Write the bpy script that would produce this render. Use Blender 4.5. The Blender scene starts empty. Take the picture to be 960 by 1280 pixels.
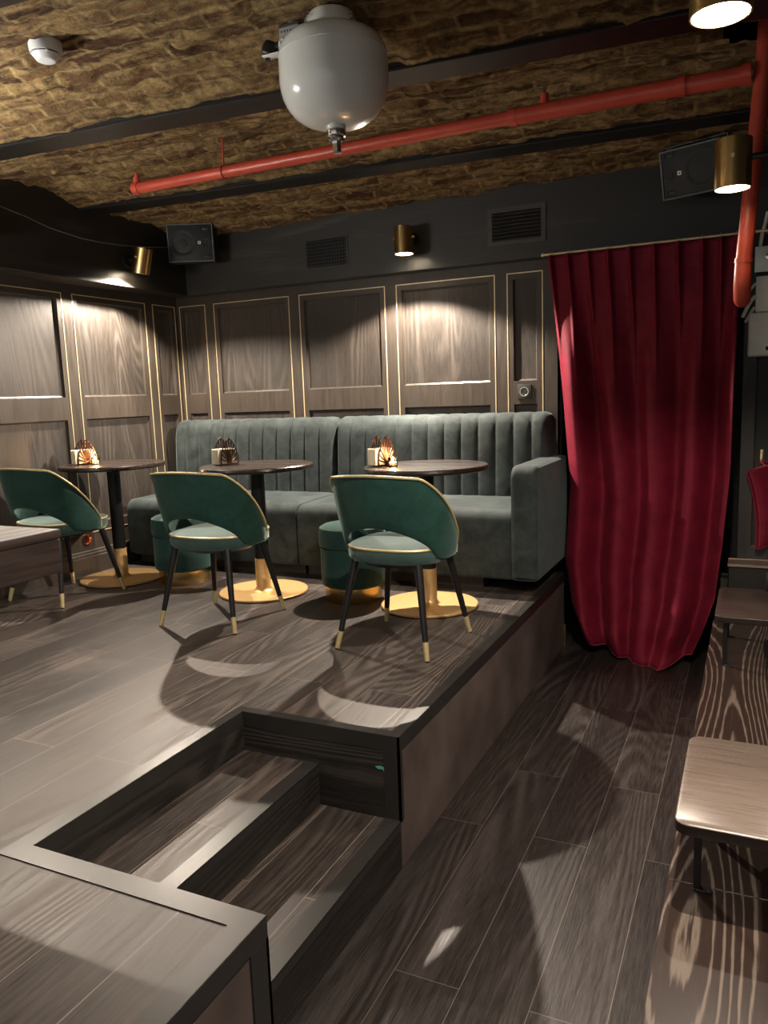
import bpy, bmesh, math, random
from mathutils import Vector, Matrix, noise
random.seed(7)
sc = bpy.context.scene
COL = sc.collection
PI = math.pi

# ------------------------------------------------------------------ materials
def new_mat(name):
    m = bpy.data.materials.new(name); m.use_nodes = True
    nt = m.node_tree; nt.nodes.clear()
    out = nt.nodes.new('ShaderNodeOutputMaterial')
    b = nt.nodes.new('ShaderNodeBsdfPrincipled')
    nt.links.new(b.outputs[0], out.inputs[0])
    return m, nt, b
class N:
    """tiny node helper"""
    def __init__(s, nt): s.nt = nt
    def n(s, t, **kw):
        x = s.nt.nodes.new(t)
        for k, v in kw.items():
            if k.startswith('i_'):
                x.inputs[k[2:].replace('_', ' ')].default_value = v
            else: setattr(x, k, v)
        return x
    def l(s, a, b): s.nt.links.new(a, b)
    def ramp(s, fac, stops, interp='LINEAR'):
        r = s.n('ShaderNodeValToRGB'); r.color_ramp.interpolation = interp
        e = r.color_ramp.elements
        while len(e) < len(stops): e.new(0.5)
        for q, (p, c) in zip(e, stops):
            q.position = p; q.color = (*c, 1) if len(c) == 3 else c
        s.l(fac, r.inputs[0]); return r.outputs[0]
    def mix(s, fac, a, b, mode='MIX'):
        m = s.n('ShaderNodeMix', data_type='RGBA', blend_type=mode)
        for sock, v in ((m.inputs[0], fac), (m.inputs[6], a), (m.inputs[7], b)):
            if hasattr(v, 'default_value') or hasattr(v, 'is_linked'): s.l(v, sock)
            else: sock.default_value = v if not isinstance(v, tuple) else ((*v, 1) if len(v) == 3 else v)
        return m.outputs[2]
    def math(s, op, a, b=0.0):
        m = s.n('ShaderNodeMath', operation=op)
        for sock, v in zip(m.inputs, (a, b)):
            if hasattr(v, 'is_linked'): s.l(v, sock)
            else: sock.default_value = v
        return m.outputs[0]

def plain(name, col, rough=.5, metal=0., vary=.12, nscale=18., bump=0., sheen=0., sheen_tint=(1, 1, 1), spec=.5, coat=0.):
    m, nt, b = new_mat(name); h = N(nt)
    tc = h.n('ShaderNodeTexCoord')
    nz = h.n('ShaderNodeTexNoise', i_Scale=nscale, i_Detail=4.)
    h.l(tc.outputs['Object'], nz.inputs['Vector'])
    lo = tuple(c * (1 - vary) for c in col); hi = tuple(min(1, c * (1 + vary)) for c in col)
    h.l(h.ramp(nz.outputs[0], [(.3, lo), (.7, hi)]), b.inputs['Base Color'])
    b.inputs['Roughness'].default_value = rough; b.inputs['Metallic'].default_value = metal
    b.inputs['Specular IOR Level'].default_value = spec
    b.inputs['Coat Weight'].default_value = coat
    if sheen:
        b.inputs['Sheen Weight'].default_value = sheen; b.inputs['Sheen Roughness'].default_value = .35
        b.inputs['Sheen Tint'].default_value = (*sheen_tint, 1)
    if bump:
        bp = h.n('ShaderNodeBump', i_Strength=bump, i_Distance=.004)
        h.l(nz.outputs[0], bp.inputs['Height']); h.l(bp.outputs[0], b.inputs['Normal'])
    return m

def velvet(name, dark, light, rough=.75, sheen=.6, tint=(1, 1, 1)):
    m, nt, b = new_mat(name); h = N(nt)
    tc = h.n('ShaderNodeTexCoord')
    nz = h.n('ShaderNodeTexNoise', i_Scale=9., i_Detail=6., i_Roughness=.62, i_Distortion=.6); h.l(tc.outputs['Object'], nz.inputs['Vector'])
    f = h.n('ShaderNodeTexNoise', i_Scale=420., i_Detail=2.); h.l(tc.outputs['Object'], f.inputs['Vector'])
    c = h.ramp(nz.outputs[0], [(.32, dark), (.68, light)])
    h.l(c, b.inputs['Base Color'])
    b.inputs['Roughness'].default_value = rough; b.inputs['Specular IOR Level'].default_value = .25
    b.inputs['Sheen Weight'].default_value = sheen; b.inputs['Sheen Roughness'].default_value = .4
    b.inputs['Sheen Tint'].default_value = (*tint, 1)
    bp = h.n('ShaderNodeBump', i_Strength=.12, i_Distance=.002); h.l(f.outputs[0], bp.inputs['Height']); h.l(bp.outputs[0], b.inputs['Normal'])
    return m

def wood(name, dark, light, axis='Z', rough=.5, across=1., cath=1., stops=(.35, .75), bump=.25, planks=None, seam=None, bands=9., fine_amt=.5, fine=(110., 34.), sharp=2.5, mod=True, jitter=1.8):
    """oak with open grain running along `axis`; planks=(width, length, x_offset) lays it as boards along Y"""
    m, nt, b = new_mat(name); h = N(nt)
    tc = h.n('ShaderNodeTexCoord'); vec = tc.outputs['Object']
    ofs = None; mort = None
    if planks:
        w, ln, x0 = planks
        mp = h.n('ShaderNodeMapping'); mp.inputs['Rotation'].default_value = (0, 0, PI / 2)
        mp.inputs['Location'].default_value = (0.35, -x0, 0)
        h.l(vec, mp.inputs['Vector'])
        br = h.n('ShaderNodeTexBrick', offset=.37, offset_frequency=2, squash=1.)
        br.inputs['Scale'].default_value = 1.; br.inputs['Brick Width'].default_value = ln; br.inputs['Row Height'].default_value = w
        br.inputs['Mortar Size'].default_value = .0013; br.inputs['Mortar Smooth'].default_value = .1
        br.inputs['Color1'].default_value = (0, 0, 0, 1); br.inputs['Color2'].default_value = (1, 1, 1, 1); br.inputs['Mortar'].default_value = (.5, .5, .5, 1)
        h.l(mp.outputs[0], br.inputs['Vector'])
        ofs = br.outputs['Color']; mort = br.outputs['Fac']
        cmb = h.n('ShaderNodeVectorMath', operation='MULTIPLY_ADD'); h.l(ofs, cmb.inputs[0]); cmb.inputs[1].default_value = (3.1, 5.7, 9.3)
        h.l(vec, cmb.inputs[2]); vec = cmb.outputs[0]
    st = {'X': (.13, 1, 1), 'Y': (1, .13, 1), 'Z': (1, 1, .13)}[axis]
    mp2 = h.n('ShaderNodeMapping'); mp2.inputs['Scale'].default_value = tuple(q * across for q in st); h.l(vec, mp2.inputs['Vector'])
    # cathedral figure: thin contour lines of a slow, stretched noise
    big = h.n('ShaderNodeTexNoise', i_Scale=2.1, i_Detail=1.2, i_Roughness=.4, i_Distortion=.2); h.l(mp2.outputs[0], big.inputs['Vector'])
    fs = {'X': (.05, 1, 1), 'Y': (1, .05, 1), 'Z': (1, 1, .05)}[axis]
    mp3 = h.n('ShaderNodeMapping'); mp3.inputs['Scale'].default_value = fs; h.l(vec, mp3.inputs['Vector'])
    def nz(scale, detail, rough=.6):
        q = h.n('ShaderNodeTexNoise', i_Scale=scale, i_Detail=detail, i_Roughness=rough); h.l(mp3.outputs[0], q.inputs['Vector']); return q.outputs[0]
    def stretch(v, a0, a1):
        q = h.n('ShaderNodeMapRange', i_From_Min=a0, i_From_Max=a1); h.l(v, q.inputs[0]); return q.outputs[0]
    fineA, fineB = nz(fine[0], 2.5, .65), nz(fine[1], 2.)
    v = h.math('ADD', h.math('MULTIPLY', big.outputs[0], bands * 6.28), h.math('MULTIPLY', fineA, jitter))
    lines = h.math('POWER', h.math('MULTIPLY', h.math('ADD', h.math('SINE', v), 1.), .5), sharp)
    if mod: lines = h.math('MULTIPLY', lines, stretch(nz(6., 1.), .38, .62))
    fm = h.math('ADD', h.math('MULTIPLY', stretch(fineA, .34, .68), .68), h.math('MULTIPLY', stretch(fineB, .34, .66), .32))
    g = h.math('ADD', h.math('MULTIPLY', lines, 1 - fine_amt), h.math('MULTIPLY', fm, fine_amt))
    col = h.ramp(g, [(stops[0], dark), (stops[1], light)])
    if planks:
        tone = h.ramp(ofs, [(0, (.72, .72, .73)), (1, (1.0, .97, .94))])
        col = h.mix(1., col, tone, 'MULTIPLY')
        if seam: col = h.mix(mort, col, seam)
    h.l(col, b.inputs['Base Color'])
    b.inputs['Roughness'].default_value = rough
    rr = h.n('ShaderNodeMapRange', i_From_Min=.2, i_From_Max=.8, i_To_Min=rough * .85, i_To_Max=min(1, rough * 1.25)); h.l(g, rr.inputs[0]); h.l(rr.outputs[0], b.inputs['Roughness'])
    bp = h.n('ShaderNodeBump', i_Strength=bump, i_Distance=.0015, invert=True); h.l(g, bp.inputs['Height']); h.l(bp.outputs[0], b.inputs['Normal'])
    return m

def emit(name, col, power):
    m, nt, b = new_mat(name); h = N(nt)
    b.inputs['Base Color'].default_value = (*col, 1)
    b.inputs['Emission Color'].default_value = (*col, 1); b.inputs['Emission Strength'].default_value = power
    return m

def brick_mat():
    m, nt, b = new_mat('old brick'); h = N(nt)
    tc = h.n('ShaderNodeTexCoord')
    dn = h.n('ShaderNodeTexNoise', i_Scale=5., i_Detail=3.); h.l(tc.outputs['Object'], dn.inputs['Vector'])
    vm = h.n('ShaderNodeVectorMath', operation='MULTIPLY_ADD'); h.l(dn.outputs['Color'], vm.inputs[0]); vm.inputs[1].default_value = (.05, .035, 0); h.l(tc.outputs['Object'], vm.inputs[2])
    br = h.n('ShaderNodeTexBrick', offset=.5); br.inputs['Scale'].default_value = 1.; br.inputs['Brick Width'].default_value = .26; br.inputs['Row Height'].default_value = .085
    br.inputs['Mortar Size'].default_value = .014; br.inputs['Mortar Smooth'].default_value = .9; br.inputs['Bias'].default_value = -.1
    br.inputs['Color1'].default_value = (.075, .034, .018, 1); br.inputs['Color2'].default_value = (.21, .132, .066, 1); br.inputs['Mortar'].default_value = (.33, .245, .13, 1)
    h.l(vm.outputs[0], br.inputs['Vector'])
    sm = h.n('ShaderNodeMapping'); sm.inputs['Scale'].default_value = (3.2, 15, 5); h.l(tc.outputs['Object'], sm.inputs['Vector'])
    n2 = h.n('ShaderNodeTexNoise', i_Scale=1., i_Detail=8., i_Roughness=.7); h.l(sm.outputs[0], n2.inputs['Vector'])
    smear = h.ramp(n2.outputs[0], [(.44, (0, 0, 0)), (.60, (1, 1, 1))])
    c = h.mix(h.math('MULTIPLY', smear, .85), br.outputs['Color'], (.37, .27, .135))
    n3 = h.n('ShaderNodeTexNoise', i_Scale=22., i_Detail=8., i_Roughness=.75); h.l(tc.outputs['Object'], n3.inputs['Vector'])
    c = h.mix(.85, c, h.ramp(n3.outputs[0], [(.32, (.12, .10, .09)), (.60, (1.3, 1.24, 1.08))]), 'MULTIPLY')  # dark pits paint the shadow of the crevices into the brick colour
    h.l(c, b.inputs['Base Color']); b.inputs['Roughness'].default_value = .9; b.inputs['Specular IOR Level'].default_value = .2
    hh = h.math('ADD', h.math('MULTIPLY', n3.outputs[0], 1.2), h.math('MULTIPLY', n2.outputs[0], .8))
    bp = h.n('ShaderNodeBump', i_Strength=.9, i_Distance=.02); h.l(hh, bp.inputs['Height']); h.l(bp.outputs[0], b.inputs['Normal'])
    return m

M = {}
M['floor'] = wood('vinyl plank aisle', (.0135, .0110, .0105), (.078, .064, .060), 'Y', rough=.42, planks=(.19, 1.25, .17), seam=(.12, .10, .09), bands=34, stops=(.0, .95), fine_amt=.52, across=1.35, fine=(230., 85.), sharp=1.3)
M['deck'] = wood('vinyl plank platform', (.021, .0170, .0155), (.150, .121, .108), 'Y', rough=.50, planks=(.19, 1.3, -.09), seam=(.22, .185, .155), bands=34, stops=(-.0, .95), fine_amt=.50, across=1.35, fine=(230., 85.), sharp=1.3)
M['riser'] = wood('dark plank riser', (.008, .007, .0065), (.046, .039, .035), 'Y', rough=.5, bands=30, across=1.4, stops=(.0, 1.), fine=(200., 80.), sharp=1.6)
M['riser_x'] = wood('dark plank riser across', (.010, .0085, .008), (.070, .060, .052), 'X', rough=.5, bands=34, across=1.5, stops=(.0, .9), fine_amt=.35, fine=(200., 80.), sharp=1.6)
M['nosing'] = plain('black nosing strip', (.027, .0255, .0235), .36, vary=.1)
M['plaster'] = plain('brown grey plaster face', (.095, .070, .063), .75, vary=.38, nscale=4., bump=.15)
M['wall'] = wood('limed dark oak panel', (.020, .0163, .0138), (.082, .068, .057), 'Z', rough=.55, bands=30, stops=(.0, 1.), across=1.4, fine_amt=.5, fine=(260., 100.), sharp=1.5)
M['wallf'] = wood('dark oak frame', (.038, .030, .024), (.064, .051, .041), 'Z', rough=.42, bands=5, fine_amt=.85, stops=(0, 1), bump=.1)
M['frieze'] = wood('dark oak frieze', (.030, .029, .027), (.062, .059, .054), 'X', rough=.5, bands=8)
M['friezel'] = wood('dark oak frieze along', (.020, .017, .0145), (.052, .043, .036), 'Y', rough=.42, bands=8)
M['black'] = plain('black paint', (.010, .010, .011), .5)
M['beam'] = plain('black steel beam', (.007, .007, .0075), .4, vary=.3)
M['gold'] = plain('brass inlay', (.82, .68, .42), .35, .5, vary=.05)
M['brass'] = plain('brushed brass', (.72, .50, .20), .26, 1., vary=.06, nscale=60)
M['brassbase'] = plain('brushed gold base', (.80, .52, .23), .45, .62, vary=.05, nscale=50)
M['brick'] = brick_mat()
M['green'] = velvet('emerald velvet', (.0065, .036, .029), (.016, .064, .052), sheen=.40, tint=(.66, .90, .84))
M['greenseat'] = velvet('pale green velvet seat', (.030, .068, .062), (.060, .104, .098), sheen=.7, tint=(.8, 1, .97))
M['sofa'] = velvet('grey green velvet', (.019, .026, .027), (.052, .067, .068), sheen=.18, tint=(.82, .98, 1))
M['pouf'] = velvet('teal velvet', (.009, .036, .033), (.020, .058, .053), sheen=.4, tint=(.7, 1, .9))
M['red'] = velvet('crimson velvet', (.145, .005, .019), (.225, .010, .032), rough=.65, sheen=.05, tint=(1, .30, .42))
M['redseam'] = velvet('crimson piping', (.22, .02, .035), (.30, .03, .05), sheen=.5, tint=(1, .4, .45))
M['leg'] = plain('black lacquered wood', (.012, .012, .013), .33)
M['table'] = wood('dark walnut top', (.016, .0095, .0075), (.040, .025, .019), 'X', rough=.3, bands=7, across=2., fine_amt=.85, stops=(0, 1), bump=.05)
M['tabley'] = wood('dark red brown table wood', (.017, .0095, .0075), (.040, .023, .018), 'Y', rough=.62, bands=12, across=1.5, fine_amt=.75, stops=(0, 1), bump=.08)
M['tablemetal'] = plain('matt black steel', (.012, .012, .012), .38, .3)
M['redpipe'] = plain('red fire pipe', (.50, .066, .036), .38, vary=.1)
M['white'] = plain('white enamel', (.74, .76, .73), .22, vary=.03, coat=.3)
M['whiteplastic'] = plain('white plastic', (.60, .62, .62), .35, vary=.03)
M['boxwhite'] = plain('cream painted metal', (.82, .81, .70), .4, vary=.06)
M['boxgreen'] = plain('pale zinc plate', (.60, .66, .60), .45, .2, vary=.08)
M['steel'] = plain('chrome', (.72, .72, .72), .2, 1.)
M['greyplate'] = plain('grey plastic', (.30, .30, .31), .45)
M['speaker'] = plain('charcoal speaker', (.010, .011, .012), .6)
M['spkgrey'] = plain('grey speaker rim', (.11, .12, .125), .5)
M['spkdark'] = plain('speaker cone', (.007, .0075, .008), .6)
M['badge'] = plain('pale badge', (.75, .74, .66), .4)
M['cream'] = plain('cream paper napkin', (.80, .73, .58), .8, vary=.04)
M['bronze'] = plain('dark bronze', (.055, .024, .014), .4, .6)
M['copper'] = plain('copper', (.75, .32, .20), .25, 1.)
M['glass'], _nt, _b = new_mat('clear glass'); _b.inputs['Base Color'].default_value = (.95, .97, .96, 1); _b.inputs['Roughness'].default_value = .03; _b.inputs['Transmission Weight'].default_value = 1.; _b.inputs['IOR'].default_value = 1.45
M['wax'] = plain('candle wax', (.85, .72, .55), .5)
M['flame'] = emit('candle flame', (1., .55, .2), 160.)
M['led'] = emit('cool LED panel', (1., .96, .88), 95.); M['leddim'] = emit('dim LED panel', (1., .96, .90), 8.)
M['bulb'] = emit('warm lamp', (1., .84, .62), 14.)
M['socket'] = plain('graphite socket', (.045, .044, .042), .35)
M['vent'] = plain('grey grille paint', (.062, .062, .058), .5)
M['ventdark'] = plain('dark duct', (.006, .006, .006), .8)
M['ventslat'] = plain('grille slat', (.045, .048, .05), .3, .5)
M['grain'] = wood('bench white grained oak', (.026, .0155, .0125), (.118, .090, .072), 'Y', rough=.38, bands=33., stops=(.16, .66), fine_amt=.24, across=1.35, sharp=7., fine=(90., 40.), mod=False, jitter=3.6)
M['benchface'] = wood('bench side oak', (.05, .035, .028), (.20, .15, .12), 'Y', rough=.5)
M['tabletop2'] = wood('brown side table top', (.125, .096, .080), (.165, .130, .108), 'X', rough=.32, bands=4., fine_amt=.85, across=1.3, bump=.06, stops=(0, 1))
M['edgeshade'] = plain('shaded table edge', (.022, .014, .011), .4)  # table sides coloured dark to stand in for shade under top light
M['tabledark'] = wood('dark side table top', (.030, .020, .017), (.050, .035, .029), 'X', rough=.34, bands=4., fine_amt=.85, across=1.3, bump=.06, stops=(0, 1))
M['cable'] = plain('grey cable', (.10, .098, .09), .5)
M['blackcable'] = plain('black cable', (.03, .03, .03), .45)
M['rwall'] = wood('right dark oak', (.020, .017, .0145), (.042, .036, .030), 'Z', rough=.5, bands=6)
M['rpanel'] = plain('dark green wall panel', (.012, .017, .014), .6)
M['lighttrim'] = wood('pale wood lip', (.24, .18, .14), (.36, .28, .22), 'X', rough=.5)

# ------------------------------------------------------------------ mesh helpers
class MB:
    def __init__(s): s.bm = bmesh.new()
    def _xf(s, vs, mtx):
        if mtx is not None:
            for v in vs: v.co = mtx @ v.co
    def box(s, x0, x1, y0, y1, z0, z1, bev=0., seg=2, mtx=None):
        r = bmesh.ops.create_cube(s.bm, size=1.); vs = r['verts']
        for v in vs: v.co = Vector(((x0 + x1) / 2 + v.co.x * (x1 - x0), (y0 + y1) / 2 + v.co.y * (y1 - y0), (z0 + z1) / 2 + v.co.z * (z1 - z0)))
        if bev:
            es = list({e for v in vs for e in v.link_edges})
            r = bmesh.ops.bevel(s.bm, geom=es, offset=bev, segments=seg, affect='EDGES', profile=.5)
            vs = list({v for f in r['faces'] for v in f.verts} | {v for v in vs if v.is_valid})
        s._xf(vs, mtx); return s
    def quad(s, pts):
        s.bm.faces.new([s.bm.verts.new(p) for p in pts]); return s
    def grid(s, rows, closed_u=False, closed_v=False):
        vs = [[s.bm.verts.new(p) for p in r] for r in rows]
        nu, nv = len(vs), len(vs[0])
        for i in range(nu if closed_u else nu - 1):
            for j in range(nv if closed_v else nv - 1):
                a, b, c, d = vs[i][j], vs[(i + 1) % nu][j], vs[(i + 1) % nu][(j + 1) % nv], vs[i][(j + 1) % nv]
                try: s.bm.faces.new((a, b, c, d))
                except ValueError: pass
        return vs
    def cap(s, ring):
        try: s.bm.faces.new(ring)
        except ValueError: pass
    def lathe(s, prof, c=(0, 0, 0), n=40, mtx=None, cap0=True, cap1=True):
        rows = []
        for r, z in prof:
            rows.append([Vector((c[0] + r * math.cos(2 * PI * k / n), c[1] + r * math.sin(2 * PI * k / n), c[2] + z)) for k in range(n)])
        vs = s.grid(rows, closed_v=True)
        if cap0: s.cap(list(reversed(vs[0])))
        if cap1: s.cap(vs[-1])
        s._xf([v for r in vs for v in r], mtx); return s
    def tube(s, pts, r, n=10, closed=False, caps=True):
        pts = [Vector(p) for p in pts]; m = len(pts)
        rad = r if isinstance(r, (list, tuple)) else [r] * m
        up = None; rows = []
        for i, p in enumerate(pts):
            a = pts[i - 1] if (i > 0 or closed) else p
            b = pts[(i + 1) % m] if (i < m - 1 or closed) else p
            t = (b - a).normalized()
            if up is None:
                up = Vector((0, 0, 1)) if abs(t.z) < .9 else Vector((0, 1, 0))
            u = (up - t * up.dot(t)).normalized(); w = t.cross(u); up = u
            rows.append([p + (u * math.cos(2 * PI * k / n) + w * math.sin(2 * PI * k / n)) * rad[i] for k in range(n)])
        vs = s.grid(rows, closed_u=closed, closed_v=True)
        if caps and not closed: s.cap(list(reversed(vs[0]))); s.cap(vs[-1])
        return s
    def build(s, name, mat, parent=None, smooth=True, angle=35., label=None):
        bmesh.ops.recalc_face_normals(s.bm, faces=s.bm.faces[:])
        if smooth:
            for f in s.bm.faces: f.smooth = True
            for e in s.bm.edges:
                if len(e.link_faces) == 2 and e.calc_face_angle(0) > math.radians(angle): e.smooth = False
        me = bpy.data.meshes.new(name); s.bm.to_mesh(me); s.bm.free()
        me.materials.append(mat)
        o = bpy.data.objects.new(name, me); COL.objects.link(o)
        if parent: o.parent = parent
        if label: o['label'] = label
        return o

def thing(name, label, cat, loc=(0, 0, 0), rz=0., group=None):
    o = bpy.data.objects.new(name, None); o.empty_display_size = .1; COL.objects.link(o)
    o.location = loc; o.rotation_euler = (0, 0, rz); o['label'] = label; o['category'] = cat
    if group: o['group'] = group
    return o
def tag(o, label, cat, group=None):
    o['label'] = label; o['category'] = cat
    if group: o['group'] = group
    return o
def struct(o, label=None):
    o['kind'] = 'structure'
    if label: o['label'] = label
    return o
def kids(o): return [c for c in bpy.data.objects if c.parent == o]
def dup(root, label, loc, rz=0., skip=()):
    r = root.copy(); COL.objects.link(r); r.location = loc; r.rotation_euler = (0, 0, rz); r['label'] = label
    for ch in kids(root):
        if ch.name.split('.')[0] in skip: continue
        c = ch.copy(); COL.objects.link(c); c.parent = r
        for g in kids(ch):
            d = g.copy(); COL.objects.link(d); d.parent = c
            for q in kids(g):
                e = q.copy(); COL.objects.link(e); e.parent = d
    return r

# ------------------------------------------------------------------ key dimensions (metres)
H = .465                      # platform height
YB, XL = 2.666, -2.98         # back and left panelled walls
W_, L_ = .618, .923           # stair recess width / length
S1, S2, W1 = .171, .321, .306 # step heights, lower tread depth
ZF = 2.362                    # underside of the friezes
XN = .094                     # near part of the platform sticks out this far

# ------------------------------------------------------------------ floor and platform
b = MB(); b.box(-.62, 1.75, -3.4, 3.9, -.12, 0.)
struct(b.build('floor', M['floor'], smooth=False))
b = MB()
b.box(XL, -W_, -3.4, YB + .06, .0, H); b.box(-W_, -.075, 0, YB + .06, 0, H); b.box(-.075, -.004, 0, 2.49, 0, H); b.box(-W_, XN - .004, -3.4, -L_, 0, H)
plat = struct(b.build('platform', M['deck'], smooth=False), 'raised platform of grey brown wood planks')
b = MB(); b.box(-.004, .002, .0, 2.49, .002, H - .052)
b.build('side_face', M['plaster'], plat, smooth=False, label='brown grey plastered side of the platform')
b = MB(); b.box(XN - .004, XN + .002, -3.4, -L_ - .055, .002, H - .052)
b.build('side_face', M['plaster'], plat, smooth=False, label='brown grey plastered side of the platform')
# black nosing strips round the edge
T = .004
def strip_top(b, pts, z):   # mitred flat strip from outer/inner pairs
    for (o0, i0), (o1, i1) in zip(pts[:-1], pts[1:]):
        lo = [Vector((*p, z - .001)) for p in (o0, o1, i1, i0)]; hi = [p + Vector((0, 0, T)) for p in lo]
        va = [b.bm.verts.new(p) for p in lo]; vb = [b.bm.verts.new(p) for p in hi]
        b.bm.faces.new(vb); b.bm.faces.new(list(reversed(va)))
        for k in range(4): b.bm.faces.new((va[k], va[(k + 1) % 4], vb[(k + 1) % 4], vb[k]))
e = .055
b = MB()
strip_top(b, [((.004, 2.49), (-e + .02, 2.49)), ((.004, -.004), (-e + .02, e - .02))], H)
strip_top(b, [((.004, -.004), (-e + .02, e - .02)), ((-W_ + .004, -.004), (-W_ - e * .6, e - .02))], H)
strip_top(b, [((-W_ + .004, -.004), (-W_ - e * .6, e - .02)), ((-W_ + .004, -L_ + .004), (-W_ - e, -L_ - e))], H)
strip_top(b, [((-W_ + .004, -L_ + .004), (-W_ - e, -L_ - e)), ((XN + .004, -L_ + .004), (XN - e, -L_ - e))], H)
strip_top(b, [((XN + .004, -L_ + .004), (XN - e, -L_ - e)), ((XN + .004, -3.4), (XN - e, -3.4))], H)
# vertical legs of the strips
b.box(-.002, .005, -.005, 2.49, H - .05, H + .002)
b.box(-W_, .005, -.005, .002, H - .05, H + .002)
b.box(-W_ - .002, -W_ + .005, -L_, 0, H - .05, H + .002)
b.box(-W_, XN, -L_ - .002, -L_ + .005, H - .05, H + .002)
b.box(XN - .002, XN + .005, -3.4, -L_ + .005, H - .05, H + .002)
b.box(-.052, .0055, -.0055, .003, S1, H - .05); b.box(-.002, .0055, -.0055, .02, S1, H - .05)
b.box(XN - .003, XN + .0055, -L_ - .06, -L_ + .006, 0, H - .05); b.box(-.0, XN + .0055, -L_ - .003, -L_ + .006, 0, H - .05)
struct(b.build('trim_1', M['nosing'], smooth=False), 'black nosing strip along the platform edges')
b = MB(); b.box(.003, .012, 2.486, 2.496, .0, .14)
struct(b.build('trim_2', M['brass'], smooth=False), 'short brass corner strip at the foot of the platform')
# risers lining the recess
b = MB(); b.box(-W_, -.05, -.004, .001, S1, H - .05)
b.build('back_riser', M['riser_x'], plat, smooth=False)
b = MB()
pts = [(-.085, .352), (-.066, .357), (-.052, .353), (-.040, .358), (-.044, .351), (-.030, .349), (-.046, .344), (-.050, .338), (-.060, .346), (-.074, .344)]
va = [b.bm.verts.new((x, -.0042, z)) for x, z in pts]; vb = [b.bm.verts.new((x, -.0050, z)) for x, z in pts]; b.bm.faces.new(vb)
for k in range(len(pts)): b.bm.faces.new((va[k], va[(k + 1) % len(pts)], vb[(k + 1) % len(pts)], vb[k]))
b.build('turquoise_mark', plain('flat turquoise', (.10, .42, .36), .5), plat, smooth=False, label='small flat turquoise mark on the recess riser')  # small flat turquoise mark laid on the riser
b = MB(); b.box(-W_ - .001, -W_ + .004, -L_, 0, S2, H - .05)
b.build('upper_riser', M['riser'], plat, smooth=False)
# the two steps
def step(x0, x1, z, label):
    t = thing('stair_step', label, 'step', ((x0 + x1) / 2, -L_ / 2, z), 0, None)
    cx, cy = (x0 + x1) / 2, -L_ / 2
    def put(o): o.location = (-cx, -cy, -z); return o
    t['kind'] = 'structure'
    b = MB(); b.box(x0, x1 - .003, -L_ + .004, -.005, 0 if z < .2 else S1, z); put(b.build('tread', M['deck'], t, smooth=False))
    b = MB(); b.box(x1 - .003, x1 + .001, -L_ + .004, -.005, 0.002 if z < .2 else S1, z - .03); put(b.build('riser', M['riser'], t, smooth=False))
    b = MB(); b.box(x1 - .052, x1 + .004, -L_ + .004, -.005, z - .001, z + .003); b.box(x1, x1 + .004, -L_ + .004, -.005, z - .032, z + .001)
    put(b.build('nosing', M['nosing'], t, smooth=False))
step(-W_ + .004, -W1, S2, 'upper wooden step with black nosing inside the platform recess')
step(-W1, 0., S1, 'lower wooden step with black nosing next to the aisle floor')

# ------------------------------------------------------------------ panelled walls
def panel_wall(fn, u0, u1, z0, z1, recesses, depth=.018, ins=.011):
    """front face with sunk panels; fn(u, z, d) maps to world, d = depth into the wall. Returns (frame MB, panel MB)"""
    us = sorted({u0, u1, *[r[0] for r in recesses], *[r[1] for r in recesses]})
    zs = sorted({z0, z1, *[r[2] for r in recesses], *[r[3] for r in recesses]})
    f, p = MB(), MB()
    for i in range(len(us) - 1):
        for j in range(len(zs) - 1):
            cu, cz = (us[i] + us[i + 1]) / 2, (zs[j] + zs[j + 1]) / 2
            if any(r[0] < cu < r[1] and r[2] < cz < r[3] for r in recesses): continue
            f.quad([fn(us[i], zs[j], 0), fn(us[i + 1], zs[j], 0), fn(us[i + 1], zs[j + 1], 0), fn(us[i], zs[j + 1], 0)])
    for (a, c, d, e_) in recesses:
        o = [(a, d), (c, d), (c, e_), (a, e_)]; q = [(a + ins, d + ins), (c - ins, d + ins), (c - ins, e_ - ins), (a + ins, e_ - ins)]
        for k in range(4):
            k2 = (k + 1) % 4
            f.quad([fn(*o[k], 0), fn(*o[k2], 0), fn(*o[k2], depth * .55), fn(*o[k], depth * .55)])
            f.quad([fn(*o[k], depth * .55), fn(*o[k2], depth * .55), fn(*q[k2], depth), fn(*q[k], depth)])
        p.quad([fn(*t, depth) for t in q])
    bmesh.ops.remove_doubles(f.bm, verts=f.bm.verts[:], dist=1e-5)
    return f, p
def inlay(fn, frames, zlo, zhi, w=.006):
    b = MB()
    def bar(u0, u1, z0, z1):
        lo = [fn(u0, z0, .001), fn(u1, z0, .001), fn(u1, z1, .001), fn(u0, z1, .001)]
        hi = [fn(u0, z0, -.0025), fn(u1, z0, -.0025), fn(u1, z1, -.0025), fn(u0, z1, -.0025)]
        va = [b.bm.verts.new(p) for p in lo]; vb = [b.bm.verts.new(p) for p in hi]
        b.bm.faces.new(vb); b.bm.faces.new(va[::-1])
        for k in range(4): b.bm.faces.new((va[k], va[(k + 1) % 4], vb[(k + 1) % 4], vb[k]))
    for u0, u1 in frames:
        bar(u0 - w / 2, u0 + w / 2, zlo, zhi); bar(u1 - w / 2, u1 + w / 2, zlo, zhi)
        bar(u0 - w / 2, u1 + w / 2, zhi - w / 2, zhi + w / 2)
        bar(u0 - w / 2, u1 + w / 2, zlo - w / 2, zlo + w / 2)
    return b
ZT = 2.297
def recs(frames):
    r = []
    for u0, u1 in frames:
        g = .036
        r += [(u0 + g, u1 - g, 1.640, ZT - g), (u0 + g, u1 - g, .80, 1.495)]
    return r
bf = [(-2.953, -2.715), (-2.633, -1.980), (-1.893, -1.229), (-1.143, -.469), (-.387, -.166)]
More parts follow.
